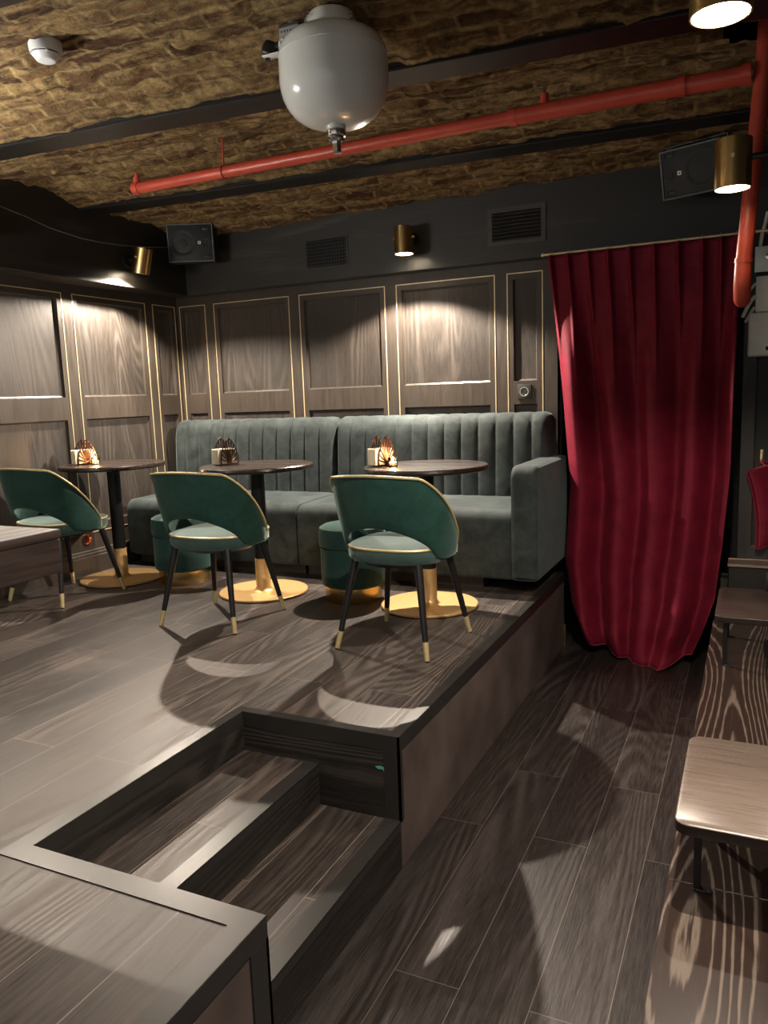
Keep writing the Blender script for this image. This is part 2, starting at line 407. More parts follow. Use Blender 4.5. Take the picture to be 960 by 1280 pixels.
fb = lambda u, z, d: Vector((u, YB + d, z))
f, p = panel_wall(fb, XL, -.075, H, 2.95, recs(bf))
f.box(XL - .1, -.075, YB + .03, YB + .1, 0, 2.95)
f.quad([fb(-.075, 0, 0), fb(-.075, 0, .06), fb(-.075, 2.95, .06), fb(-.075, 2.95, 0)])
wb = struct(f.build('wall_back', M['wallf'], smooth=False), 'dark oak panelled back wall')
p.build('sunk_panel', M['wall'], wb, smooth=False); inlay(fb, bf, .74, ZT).build('brass_inlay', M['gold'], wb, smooth=False, label='thin brass inlay lines')
lf = [(-2.46, -1.76), (-1.67, -.97), (-.88, -.18), (-.02, .72), (.81, 1.552), (1.642, 2.313), (2.395, 2.637)]
fl = lambda u, z, d: Vector((XL - d, u, z))
f, p = panel_wall(fl, -3.4, YB, H, 2.95, recs(lf))
f.box(XL - .1, XL - .03, -3.4, YB + .1, 0, 2.95)
wl = struct(f.build('wall_left', M['wallf'], smooth=False), 'dark oak panelled left wall')
p.build('sunk_panel', M['wall'], wl, smooth=False); inlay(fl, lf, .74, ZT).build('brass_inlay', M['gold'], wl, smooth=False, label='thin brass inlay lines')
# baseboards
def base_prof(b, fn, u0, u1):
    pr = [(.0, .0), (.020, .0), (.020, .115), (.015, .120), (.015, .135), (.010, .142), (.010, .152), (.004, .161), (0, .161)]
    b.grid([[fn(u0, H + z, -d) for d, z in pr], [fn(u1, H + z, -d) for d, z in pr]])
b = MB(); base_prof(b, fl, -3.4, YB); struct(b.build('baseboard_left', M['wallf'], smooth=False))
b = MB(); base_prof(b, fb, XL, -.08); struct(b.build('baseboard_back', M['wallf'], smooth=False))
# friezes
b = MB(); b.box(XL, 1.75, 2.566, YB + .02, ZF, 2.98, .003, 1)
struct(b.build('trim_3', M['frieze'], smooth=False), 'dark oak frieze board across the top of the back wall')
b = MB(); b.box(XL, -2.79, -3.4, 2.566, ZF - .004, 2.98, .003, 1)
struct(b.build('trim_4', M['friezel'], smooth=False), 'dark oak frieze board along the top of the left wall')

# doorway behind the curtain, right part of the back wall
b = MB(); b.box(-.9, 1.75, 3.8, 3.9, 0, 2.6); b.box(-1.0, -.9, 2.76, 3.9, 0, 2.6); b.box(1.65, 1.75, 2.70, 3.9, 0, 2.6); b.box(-1.0, 1.75, 2.70, 3.9, 2.45, 2.6)
b.box(-.075, -.06, YB + .061, 2.8, 0, 2.45)
struct(b.build('wall_passage', M['black'], smooth=False), 'dark passage behind the curtain')
fr = lambda u, z, d: Vector((u, 2.58 + d, z))
f, p = panel_wall(fr, .965, 1.70, 0, 2.5, [(1.03, 1.62, .66, 1.9)], depth=.012)
f.box(.965, 1.70, 2.60, 2.69, 0, 2.5); f.quad([fr(.965, 0, 0), fr(.965, 0, .1), fr(.965, 2.5, .1), fr(.965, 2.5, 0)])
wr = struct(f.build('wall_right_of_curtain', M['rwall'], smooth=False)); p.build('sunk_panel', M['rpanel'], wr, smooth=False)
b = MB(); b.box(.925, 1.70, 2.44, 2.578, 0, .575, .003, 1)
lg = struct(b.build('trim_5', M['rwall'], smooth=False), 'low dark ledge under the red cushion')
b = MB(); b.box(.920, 1.70, 2.42, 2.578, .576, .592, .002, 1)
b.build('lip', M['lighttrim'], lg, smooth=False, label='pale lip on the ledge')
b = MB(); b.box(.885, .924, 2.46, 2.578, 0, .50, .003, 1); b.build('end_block', M['rwall'], lg, smooth=False)
# right side wall and the soffit over the benches; front wall behind the camera
b = MB(); b.box(1.70, 1.8, -3.4, 2.69, 0, 2.98); struct(b.build('wall_right', M['rwall'], smooth=False))
b = MB(); b.box(1.15, 1.70, -3.4, 2.566, 2.2, 2.98); struct(b.build('trim_6', M['friezel'], smooth=False), 'dark oak frieze above the benches')

# ------------------------------------------------------------------ brick vaulted ceiling on steel beams (turned 4.4 degrees to the room)
ROT = math.radians(4.4); CR, SR = math.cos(ROT), math.sin(ROT)
ZB = 2.775
near = [-2.65, -1.54, -.43, .677, 1.79]; BW = .155
def ceil_z(v, lo, hi, rise, za, zb):
    t = (v - lo) / (hi - lo)
    return za + (zb - za) * t + rise * (1 - (2 * t - 1) ** 2)
bays = [(-3.6, -2.65, .07, 2.80, 2.795), (-2.65 + BW, -1.54, .07, 2.795, 2.795), (-1.54 + BW, -.43, .07, 2.795, 2.795),
        (-.43 + BW, .677, .065, 2.795, 2.795), (.677 + BW, 1.79, .065, 2.795, 2.795), (1.79 + BW, 2.93, .04, 2.795, 2.72)]
b = MB()
for lo, hi, rise, za, zb in bays:
    st = .022 if hi > -.5 else .06
    su = .026 if hi > -.5 else .08
    nv = int((hi - lo + .03) / st); nu = int(5.2 / su)
    rows = []
    for i in range(nu + 1):
        u = -3.35 + i * su; r = []
        for j in range(nv + 1):
            v = lo - .015 + (hi - lo + .03) * j / nv
            z = ceil_z(min(max(v, lo), hi), lo, hi, rise, za, zb)
            # worn courses: each brick sits a little proud or sunk, joints cut back
            wob = noise.noise(Vector((u * 2.5, v * 5, 0))) * .012
            row = math.floor((v + wob) / .085); off = .13 * (row % 2)
            cu = (u + off + noise.noise(Vector((u * 4, v * 4, 7))) * .03) / .26; cell = math.floor(cu)
            fv = abs(((v + wob) / .085) % 1 - .5); fu = abs(cu % 1 - .5)
            rnd = noise.cell(Vector((cell * 1.7 + .3, row * 2.3 + .1, .5)))
            joint = max(0, (fv - .36) / .14) + max(0, (fu - .45) / .05) * .7
            d = rnd * .012 - min(joint, 1) * .012 + noise.fractal(Vector((u * 8, v * 26, 3)), .9, 2.1, 5) * .014
            r.append(Vector((u, v, z - d - .004)))
        rows.append(r)
    gv = b.grid(rows)
    if abs(lo - (.677 + BW)) < .01:   # rough chase cut round the fire riser
        dead = [v for r in gv for v in r if .90 < v.co.x * CR - v.co.y * SR < 1.16 and .93 < v.co.x * SR + v.co.y * CR < 1.26]
        bmesh.ops.delete(b.bm, geom=dead, context='VERTS')
ce = struct(b.build('ceiling', M['brick'], angle=60), 'rough vaulted brick ceiling'); ce.rotation_euler = (0, 0, ROT)
b = MB(); b.box(-3.6, 2.2, -3.9, 3.4, 2.99, 3.05)
struct(b.build('roof_slab', M['black'], smooth=False))
for k, v in enumerate(near):
    b = MB()
    b.box(-3.05, 1.6, v, v + BW, ZB, ZB + .013, .003, 1); b.box(-3.05, 1.6, v + BW / 2 - .008, v + BW / 2 + .008, ZB + .01, 2.99)
    b.box(-3.05, 1.6, v + .004, v + BW - .004, ZB + .012, ZB + .03)
    o = struct(b.build('ceiling_beam', M['beam'], smooth=False), 'black steel ceiling beam'); o.rotation_euler = (0, 0, ROT)

# ------------------------------------------------------------------ wall spotlights
def spot_light(loc, power, parent, size=2.68, blend=.22, rad=.02, col=(1., .855, .70), aim=(0, 0)):
    l = bpy.data.lights.new('spot', 'SPOT'); l.energy = power; l.spot_size = size; l.spot_blend = blend; l.shadow_soft_size = rad; l.color = col
    o = bpy.data.objects.new('spot_glow', l); COL.objects.link(o); o.parent = parent; o.location = loc
    o.rotation_euler = (aim[0], aim[1], 0) if len(aim) == 2 else Vector((0, 0, -1)).rotation_difference(Vector(aim)).to_euler()
    return o
LP = {}
def wall_lamp(label, x, y, z0, wall_dir, arm, power, hh=.165, tilt=0., **kw):
    """brass can open at the bottom, on a short black arm; wall_dir = unit vector towards the wall"""
    t = thing('wall_lamp', label, 'lamp', (x, y, z0), 0, 'brass spot lamps')
    r = .060
    b = MB(); b.lathe([(r - .004, .03), (r - .004, .001), (r - .002, 0), (r, .001), (r, hh - .002), (r - .003, hh), (.02, hh), (.02, hh + .006), (.0005, hh + .006)], n=44, cap0=False)
    b.build('lamp_shade', M['brass'], t)
    b = MB(); b.lathe([(r - .0045, .036), (.0005, .036)], n=32, cap0=False, cap1=False); b.lathe([(r - .0042, .0365), (r - .0042, .002)], n=32, cap0=False, cap1=False); b.build('reflector', M['white'], t)
    b = MB(); b.lathe([(.0005, -.012), (.02, -.010), (.036, .0), (.040, .010), (.040, .016), (.0005, .016)], c=(0, 0, .016), n=28, cap0=False, cap1=False); b.build('bulb', M['bulb'], t)
    w = Vector((*wall_dir, 0))
    b = MB(); b.tube([w * (r - .004) + Vector((0, 0, hh * .6)), w * (arm - .002) + Vector((0, 0, hh * .6))], .011, 12)
    b.build('arm', M['tablemetal'], t)
    ang = math.atan2(w.y, w.x)
    mt = Matrix.Translation(w * (arm - .018) + Vector((0, 0, hh * .6))) @ Matrix.Rotation(ang, 4, 'Z') @ Matrix.Rotation(PI / 2, 4, 'Y')
    b = MB(); b.lathe([(.0005, 0), (.044, 0), (.048, .004), (.048, .018), (.0005, .018)], n=36, mtx=mt); b.build('wall_plate', M['tablemetal'], t)
    sv = Vector((-w.y, w.x, 0))
    for s in (-1, 1):
        b = MB(); q = sv * s * r + Vector((0, 0, hh * .6)); b.tube([q, q + sv * s * .009], .006, 10)
        b.build('screw', M['gold'], t)
    spot_light((0, 0, .003), power, t, **kw)
    if tilt:   # the can swivels on its arm, mouth turned towards the wall
        piv = Vector((0, 0, hh * .6)); ax = Vector((-w.y, w.x, 0))
        mt = Matrix.Translation(piv) @ Matrix.Rotation(-tilt, 4, ax) @ Matrix.Translation(-piv)
        for c in kids(t):
            if c.name.split('.')[0] in ('lamp_shade', 'reflector', 'bulb', 'spot_glow', 'screw'): c.matrix_basis = mt @ c.matrix_basis
    return t
wall_lamp('lit brass spot lamp in the middle of the back wall frieze', -.975, 2.43, 2.445, (0, 1), .136, 150, aim=(-.46, 0), size=2.5)
wall_lamp('brass spot lamp on the left wall near the corner speaker', -2.655, 1.965, 2.432, (-1, 0), .135, 102, size=2.56, tilt=.27, blend=.4, aim=(.36, -.2, -.9))
wall_lamp('lit brass spot lamp in front of the red vertical pipe', .934, .92, 2.247, (1, 0), .216, 20, aim=(-.42, 0), size=1.9)
wall_lamp('large lit brass lamp cut off by the top right corner of the photo', .94, -.35, 2.312, (1, 0), .21, 62, size=2.6)
# unseen: first lamp follows the table's shadow line, the other two are added fill
wall_lamp('brass spot lamp on the left wall beyond the frame', -2.655, .60, 2.432, (-1, 0), .135, 70, aim=(2.5, -2.05, -1.70), size=1.15, blend=1.)
wall_lamp('added unseen brass spot lamp on the left wall far behind the stair', -2.655, -1.2, 2.432, (-1, 0), .135, 12)
wall_lamp('added unseen brass spot lamp above the place the photo was taken from', .94, -1.95, 2.312, (1, 0), .21, 18)

t = thing('ceiling_light', 'white hanging lamp with three square LED panels beyond the left edge', 'lamp', (-2.35, -.75, 2.0))
b = MB(); b.box(-.36, .36, -.09, .09, .0, .04, .006, 2); b.build('housing', M['white'], t)
for k in range(3):
    b = MB(); b.box(-.32 + k * .23, -.14 + k * .23, -.075, .075, .041, .046, .001, 1); b.build('led_panel', M['led'], t)
    b = MB(); b.box(-.32 + k * .23, -.14 + k * .23, -.075, .075, -.005, -.0005, .001, 1); b.build('led_panel', M['leddim'], t)
for x in (-.3, .3):
    b = MB(); b.tube([(x, 0, .04), (x, 0, .84)], .003, 8); b.build('suspension_rod', M['steel'], t)
# ------------------------------------------------------------------ sofas
def sofa_module(name, label, x0, x1, nch, arm=None, cut_right=0.):
    """x0..x1 seat span; channel-tufted back, seat block, recessed plinth, optional right arm"""
    cx = (x0 + x1) / 2
    t = thing(name, label, 'sofa', (cx, 2.2, H), 0, 'channel back sofas')
    def put(o): o.location = (-cx, -2.2, -H); return o
    # back: rounded profile swept in X with a bulge per channel
    prof = [(2.435, .90), (2.440, 1.00), (2.447, 1.12), (2.455, 1.24), (2.463, 1.33), (2.472, 1.38), (2.490, 1.415), (2.515, 1.437), (2.55, 1.445), (2.60, 1.440), (2.63, 1.425), (2.64, 1.39), (2.64, .9)]
    per = 10; n = nch * per; rows = []
    nrm = []
    for i, (y, z) in enumerate(prof):
        a = prof[max(i - 1, 0)]; c = prof[min(i + 1, len(prof) - 1)]
        d = Vector((0, c[0] - a[0], c[1] - a[1])).normalized(); nrm.append(Vector((0, -d.z, d.y)))
    for i in range(n + 1):
        x = x0 + .004 + (x1 - x0 - .008) * i / n
        ph = (i % per) / per
        bl = math.sqrt(max(0, 1 - (2 * ph - 1) ** 2)) if i % per else 0.
        e = min(i, n - i) / per
        edge = 0 if e > .4 else -(1 - e / .4) ** 2 * .028
        r = []
        for k, (y, z) in enumerate(prof):
            wgt = 1. if k < 9 else max(0, 1 - (k - 8) / 3)
            fade = .35 if z > 1.43 else 1
            r.append(Vector((x, y, z)) + nrm[k] * (bl * .013 * wgt * fade + edge * (1 if k < 11 else 0)))
        rows.append(r)
    b = MB(); vs = b.grid(rows)
    b.cap([v for v in vs[0]]); b.cap([v for v in reversed(vs[-1])])
    put(b.build('backrest', M['sofa'], t, angle=50))
    b = MB()
    # seat block as a rounded super-profile
    zt, zb_, yf, yb = .928, .540, 1.905, 2.46
    pr = []
    for k in range(9):
        a = PI / 2 * k / 8; pr.append((yf + .075 - .075 * math.sin(a), zt - .075 + .075 * math.cos(a)))
    pr = [(yb, zt + .012), (2.3, zt + .008), (2.15, zt + .005), (2.05, zt + .002)] + pr + [(yf - .004, .76), (yf - .003, .65)] + [(yf + .02 - .02 * math.cos(PI / 2 * k / 4), zb_ + .02 - .02 * math.sin(PI / 2 * k / 4)) for k in range(5)] + [(yb, zb_)]
    cy, cz = 2.15, .75
    rows = []
    m = 28
    for i in range(m + 1):
        s = i / m; x = x0 + .003 + (x1 - x0 - .006) * s
        dd = min(s, 1 - s) * (x1 - x0); k = 1 - .045 * max(0, 1 - dd / .045) ** 2.2
        rows.append([Vector((x, cy + (y - cy) * (k if y < cy else 1), cz + (z - cz) * k)) for y, z in pr])
    vs = b.grid(rows); b.cap([v for v in vs[0]]); b.cap(list(reversed(vs[-1])))
    put(b.build('seat', M['sofa'], t, angle=50))
    b = MB(); b.box(x0 + .02, x1 - (.28 if arm else .0), 2.0, 2.58, H + .001, .56); put(b.build('plinth', M['wallf'], t, smooth=False))
    if arm:
        a0, a1 = arm
        b = MB(); pr = []
        R = .07
        for k in range(9):
            a = PI / 2 * k / 8; pr.append((1.868 + R - R * math.sin(a), 1.178 - R + R * math.cos(a)))
        pr = [(2.62, 1.178)] + pr + [(1.868, .56)] + [(1.868 + .02 - .02 * math.cos(PI / 2 * k / 4), .545 + .02 - .02 * math.sin(PI / 2 * k / 4)) for k in range(5)] + [(2.62, .545)]
        ccy, ccz = 2.25, .86; rows = []
        for i in range(13):
            s = i / 12; x = a0 + (a1 - a0) * s; dd = min(s, 1 - s) * (a1 - a0); k = 1 - .035 * max(0, 1 - dd / .022) ** 2
            rows.append([Vector((x, ccy + (y - ccy) * k, ccz + (z - ccz) * k)) for y, z in pr])
        vs = b.grid(rows); b.cap([v for v in vs[0]]); b.cap(list(reversed(vs[-1])))
        put(b.build('armrest', M['sofa'], t, angle=40))
    else:
        pass
    return t
sofa_module('sofa', 'left grey green velvet sofa without an armrest, in the wall corner', -2.93, -1.545, 12)
sofa_module('sofa', 'right grey green velvet sofa with one armrest beside the red curtain', -1.54, -.075, 13, arm=(-.152, -.006))

# ------------------------------------------------------------------ round tables
def make_table(label, loc):
    t = thing('round_table', label, 'table', loc, 0, 'round bistro tables')
    R = .325
    b = MB(); b.lathe([(.0005, .722), (R - .014, .722), (R - .004, .726), (R, .735), (R - .002, .745), (R - .008, .75), (.0005, .75)], n=72, cap0=False, cap1=False); b.build('tabletop', M['table'], t)
    b = MB(); b.lathe([(.0005, .206), (.040, .206), (.040, .700), (.10, .712), (.10, .7215), (.0005, .7215)], n=36, cap0=False, cap1=False); b.build('column', M['tablemetal'], t, label='black upper column')
    b = MB(); b.lathe([(.0005, .016), (.060, .016), (.050, .022), (.042, .035), (.0415, .2055), (.0005, .2055)], n=36, cap0=False, cap1=False); b.build('column_sleeve', M['brassbase'], t, label='brushed brass lower column')
    b = MB(); b.lathe([(.0005, .004), (.255, .004), (.258, .006), (.258, .013), (.255, .016), (.0005, .016)], n=72, cap0=False, cap1=False); b.build('base', M['brassbase'], t, label='round brushed gold base plate')
    b = MB(); b.lathe([(.0005, .0), (.245, .0), (.245, .004), (.0005, .004)], n=48, cap0=False, cap1=False); b.build('foot_pad', M['black'], t)
    return t
TB = [(-2.645, 1.53), (-1.54, 1.515), (-.505, 1.54)]
t0 = make_table('round dark wood table nearest the left wall', (*TB[0], H))
dup(t0, 'round dark wood table in the middle of the row, no candle on it', (*TB[1], H))
dup(t0, 'round dark wood table nearest the red curtain', (*TB[2], H))

# ------------------------------------------------------------------ green chairs
def make_chair(label, loc, rz):
    t = thing('dining_chair', label, 'chair', loc, rz, 'green velvet chairs')
    # seat pad: rounded plan, local origin at plan centre, +Y towards the table
    def plan(a, s=1.):
        c, d = math.cos(a), math.sin(a); n = 2.7
        q = (abs(c) ** n + abs(d) ** n) ** (-1 / n)
        return .232 * q * c * s, .225 * q * d * s + .012 * s
    b = MB(); n = 64
    prof = [(.0, .392), (.86, .392), (.95, .397), (.99, .41), (1., .430), (.995, .452), (.975, .463), (.90, .470), (.6, .478), (.3, .481), (.0, .482)]
    rows = [[Vector((*plan(2 * PI * k / n, max(s, .002)), z)) for k in range(n)] for s, z in prof]
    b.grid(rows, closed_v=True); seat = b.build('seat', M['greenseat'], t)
    b = MB(); b.tube([Vector((*plan(2 * PI * k / n, .992), .459)) for k in range(n)], .0055, 8, closed=True); b.build('seat_piping', M['gold2'], seat)
    b = MB(); b.lathe([(.0005, .375), (.17, .375), (.19, .393), (.0005, .393)], n=40, cap0=False, cap1=False); b.build('under_frame', M['leg'], t)
    # wrap-round backrest shell
    TH = math.radians(114); nt = 60; nk = 22; thk = .034
    def top(a):
        q = abs(a)
        p0, p1 = math.radians(40), TH
        if q < p0: return .792 - .012 * (q / p0) ** 2
        s = (q - p0) / (p1 - p0); return .780 - (.780 - .455) * s * s / (s + .16) * 1.16
    def bot(a):
        q = abs(a); p0 = math.radians(64)
        if q < p0: return .420 + .140 * (math.cos(q / p0 * PI / 2)) ** .7
        return .420 - .015 * min(1, (q - p0) / .3)
    def mid(a, z):
        s = min(1, max(0, (z - .42) / .37))
        rx = .232 + .058 * s ** 1.2; ry = .222 + .050 * s ** 1.1
        n_ = 2.3; c, d = math.sin(a), -math.cos(a)
        q = (abs(c) ** n_ + abs(d) ** n_) ** (-1 / n_)
        return Vector((rx * q * c, ry * q * d - .012 * s, z))
    def nor(a, z):
        u = mid(a + .01, z) - mid(a - .01, z); w = mid(a, z + .01) - mid(a, z - .01)
        return u.cross(w).normalized()
    b = MB(); rows = []; pip = []
    for i in range(nt + 1):
        a = -TH + 2 * TH * i / nt
        zt, zb_ = top(a), bot(a)
        hgt = max(zt - zb_, .03); e = min(1, min(i, nt - i) / 4.); th = thk * (.35 + .65 * math.sin(e * PI / 2))
        ring = []
        for k in range(nk):
            ph = 2 * PI * k / nk; c, d = math.cos(ph), math.sin(ph)
            n_ = 5.; q = (abs(c) ** n_ + abs(d) ** n_) ** (-1 / n_)
            # flat sides, rounded top and bottom edges
            sz = (hgt / 2 - th / 2) * max(-1, min(1, d * q)) + th / 2 * (d if abs(d) > .7 else d)
            z = (zt + zb_) / 2 + max(-hgt / 2, min(hgt / 2, sz))
            off = th / 2 * c * min(1, q)
            ring.append(mid(a, z) + nor(a, z) * off)
        rows.append(ring)
        pip.append(mid(a, zt - .004) + nor(a, zt - .004) * (th * .42))
    vs = b.grid(rows, closed_v=True); b.cap(vs[0]); b.cap(list(reversed(vs[-1])))
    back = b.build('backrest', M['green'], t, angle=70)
    # piping follows the outer top edge and drops down both front ends
    for s in (0, -1):
        a = -TH if s == 0 else TH
        for k in range(1, 5):
            z = top(a) - .004 - (top(a) - bot(a)) * k / 5
            q = mid(a, z) + nor(a, z) * .006
            if s == 0: pip.insert(0, q)
            else: pip.append(q)
    b = MB(); b.tube(pip, .0055, 8); b.build('back_piping', M['gold2'], back)
    # splayed legs with brass feet
    for sx in (-1, 1):
        for sy in (-1, 1):
            p0 = Vector((sx * .155, sy * .150, .40)); p1 = Vector((sx * .224, sy * .228, 0))
            q = p0.lerp(p1, .80)
            b = MB(); b.tube([p0, q], [.0185, .0125], 14); lg_ = b.build('leg', M['leg'], t)
            b = MB(); b.tube([q, p1 + Vector((0, 0, .004))], [.0128, .0105], 14); b.build('foot_cap', M['gold2'], lg_, label='brass foot')
            b = MB(); b.tube([p1 + Vector((0, 0, .0042)), p1], [.0095, .0095], 12); b.build('glide', M['black'], lg_)
    return t
M['gold2'] = plain('pale brass piping', (.66, .53, .28), .4, .35, vary=.05)
CH = [((-2.65, 1.09), -3.0), ((-1.435, .992), 1.), ((-.39, .953), -4.)]
c0 = make_chair('green velvet chair behind the thick topped dark table', (*CH[0][0], H), math.radians(CH[0][1]))
dup(c0, 'green velvet chair at the middle round table', (*CH[1][0], H), math.radians(CH[1][1]))
dup(c0, 'green velvet chair nearest the platform edge', (*CH[2][0], H), math.radians(CH[2][1]))

# ------------------------------------------------------------------ poufs
def make_pouf(label, loc):
    t = thing('pouf', label, 'pouf', loc, 0, 'round velvet poufs'); R = .178
    b = MB(); b.lathe([(.0005, .086), (R - .012, .086), (R - .002, .096), (R, .12), (R, .285), (R - .003, .298), (R - .012, .303), (.0005, .303)], n=56, cap0=False, cap1=False); b.build('body', M['pouf'], t)
    b = MB(); b.lathe([(.0005, .304), (R - .010, .304), (R + .003, .309), (R + .006, .33), (R + .006, .385), (R + .001, .408), (R - .018, .420), (R * .5, .430), (.0005, .434)], n=56, cap0=False, cap1=False); b.build('lid', M['pouf'], t)
    b = MB(); b.lathe([(.0005, 0.), (R - .022, 0.), (R - .020, .003), (R - .020, .083), (R - .012, .086), (.0005, .086)], n=56, cap0=False, cap1=False); b.build('base_ring', M['brass'], t, label='polished brass base ring')
    return t
p0 = make_pouf('round green velvet pouf behind the middle chair', (-2.205, 1.62, H))
dup(p0, 'round green velvet pouf behind the chair nearest the platform edge', (-.965, 1.56, H))

# ------------------------------------------------------------------ napkin holders, napkins, tea lights
def make_holder(label, loc, rz):
    t = thing('napkin_holder', label, 'napkin holder', loc, rz, 'fan shaped napkin holders')
    hw, hh = .062, .150
    def arch(s):      # s 0..1 left foot -> apex -> right foot: a pointed gothic outline
        q = abs(2 * s - 1)          # 1 at the feet, 0 at the apex
        x = hw * math.sin(q * PI / 2) ** .85 * (1 if s > .5 else -1)
        return x, hh * (1 - q ** 1.15) ** .92
    for y in (-.036, .036):
        b = MB()
        pts = [Vector((arch(i / 24)[0], y, arch(i / 24)[1] + .004)) for i in range(25)]
        b.tube(pts, .0036, 6); b.tube([Vector((-hw, y, .004)), Vector((hw, y, .004))], .0034, 6)
        for k in range(1, 12):
            s = k / 12; x, z = arch(s)
            b.tube([Vector((0, y, .010)), Vector((x, y, z + .004))], [.0016, .0048], 6)
        b.lathe([(.0005, -.002), (.014, -.002), (.014, .002), (.0005, .002)], mtx=Matrix.Translation((0, y, .008)) @ Matrix.Rotation(PI / 2, 4, 'X'), n=20)
        b.build('fan_plate', M['bronze'], t)
    b = MB(); b.box(-.05, .05, -.038, .038, .0, .004); b.build('base', M['bronze'], t)
    return t
def make_napkins(label, loc, rz):
    t = thing('napkin_stack', label, 'napkins', loc, rz, 'stacks of paper napkins')
    for k in range(9):
        y = -.028 + k * .007; b = MB()
        dx = random.uniform(-.003, .003)
        b.box(-.078 + dx, .052 + dx, y - .003, y + .003, .006, .090 + random.uniform(-.003, .003), .0012, 1); b.build('napkin', M['cream'], t)
    return t
def make_candle(label, loc):
    t = thing('tea_light', label, 'candle', loc, 0, 'glass tea lights')
    b = MB(); b.lathe([(.0005, .0), (.022, .0), (.026, .004), (.028, .045), (.026, .046), (.0245, .044), (.0225, .006), (.0005, .006)], n=28, cap0=False, cap1=False); b.build('glass_cup', M['glass'], t)
    b = MB(); b.lathe([(.0005, .0065), (.019, .0065), (.019, .020), (.0005, .020)], n=24, cap0=False, cap1=False); b.build('wax', M['wax'], t)
    b = MB(); b.lathe([(.0005, .021), (.004, .025), (.0052, .031), (.003, .040), (.0005, .048)], n=14, cap0=False, cap1=False); b.build('flame', M['flame'], t)
    l = bpy.data.lights.new('candle', 'POINT'); l.energy = .9; l.shadow_soft_size = .008; l.color = (1., .55, .24)
    o = bpy.data.objects.new('flame_glow', l); COL.objects.link(o); o.parent = t; o.location = (0, 0, .056)
    return t
ZTT = H + .7512
HP = [(-2.80, 1.46, 1.25), (-1.74, 1.50, 1.30), (-.735, 1.50, 1.22)]
lab = ('left wall', 'middle', 'curtain side')
h0 = make_holder('bronze fan napkin holder on the table nearest the left wall', (*HP[0][:2], ZTT), HP[0][2])
dup(h0, 'bronze fan napkin holder on the middle table', (*HP[1][:2], ZTT), HP[1][2]); dup(h0, 'bronze fan napkin holder on the table nearest the curtain', (*HP[2][:2], ZTT), HP[2][2])
n0 = make_napkins('cream napkins in the holder on the table nearest the left wall', (*HP[0][:2], ZTT), HP[0][2])
dup(n0, 'cream napkins in the holder on the middle table', (*HP[1][:2], ZTT), HP[1][2]); dup(n0, 'cream napkins in the holder on the table nearest the curtain', (*HP[2][:2], ZTT), HP[2][2])
k0 = make_candle('lit tea light on the table nearest the left wall', (-2.705, 1.45, ZTT))
dup(k0, 'lit tea light on the table nearest the curtain', (-.650, 1.45, ZTT))

# ------------------------------------------------------------------ thick dark table at the left edge
t = thing('lounge_table', 'dark thick topped wooden table cut off by the left edge of the photo', 'table', (-1.4, -.9, H))
def pt(o): o.location = (1.4, .9, -H); return o
b = MB(); b.box(-1.60, -.776, -1.50, -.588, 1.203, 1.23, .004, 2); pt(b.build('tabletop', M['tabley'], t))
b = MB(); b.box(-1.595, -.780, -1.495, -.592, 1.103, 1.2025, .003, 1); pt(b.build('apron', M['tabley'], t, smooth=False))
b = MB(); b.box(-1.50, -1.24, -1.28, -.84, H, 1.1025, .004, 1); pt(b.build('pedestal', M['tabley'], t, smooth=False))

# ------------------------------------------------------------------ curtain, rod
rod = t = thing('curtain_rod', 'thin brass curtain rod under the back wall frieze', 'curtain rod', (.5, 2.44, 2.35))
b = MB(); b.tube([(-.60, 0, 0), (.62, 0, 0)], .0075, 12); b.tube([(-.615, 0, 0), (-.60, 0, 0)], .0115, 12); b.build('rod', M['gold'], t)
for k in range(3):
    b = MB(); x = (-.56, .05, .56)[k]; b.tube([(x, 0, 0), (x, .05, .004), (x, .125, .004)], .005, 8); b.build('bracket', M['gold'], t)
PL = [.015, .115, .225, .335, .45, .575, .70, .82, .91, .985]
cu = thing('curtain', 'tall crimson velvet curtain hanging in the doorway', 'curtain', (.43, 2.42, 0))
for sx in PL:
    x = -.075 + 1.005 * sx - .5
    b = MB(); b.tube([Vector((x, .0135 * math.cos(2 * PI * q / 16), -.001 + .0135 * math.sin(2 * PI * q / 16))) for q in range(16)], .002, 6, closed=True); ro = b.build('curtain_ring', M['gold'], rod)
def lerp_tab(tab, t):
    for (a, va), (c, vc) in zip(tab[:-1], tab[1:]):
        if t <= c: 
            s = (t - a) / (c - a) if c > a else 0; s = max(0, min(1, s)); return va + (vc - va) * s
    return tab[-1][1]
Lx = [(0, -.075), (.16, -.036), (.32, -.004), (.48, .026), (.60, .050), (.70, .036), (.80, .02), (.93, .06), (1, .115)]
Rx = [(0, .935), (.17, .934), (.36, .926), (.55, .921), (.72, .893), (.86, .862), (.95, .80), (1., .755)]
hz = [(0, .14), (.1, .085), (.3, .035), (.5, .006), (.72, .004), (.86, .03), (1, .09)]
ns, nt_ = 260, 110
rows = []
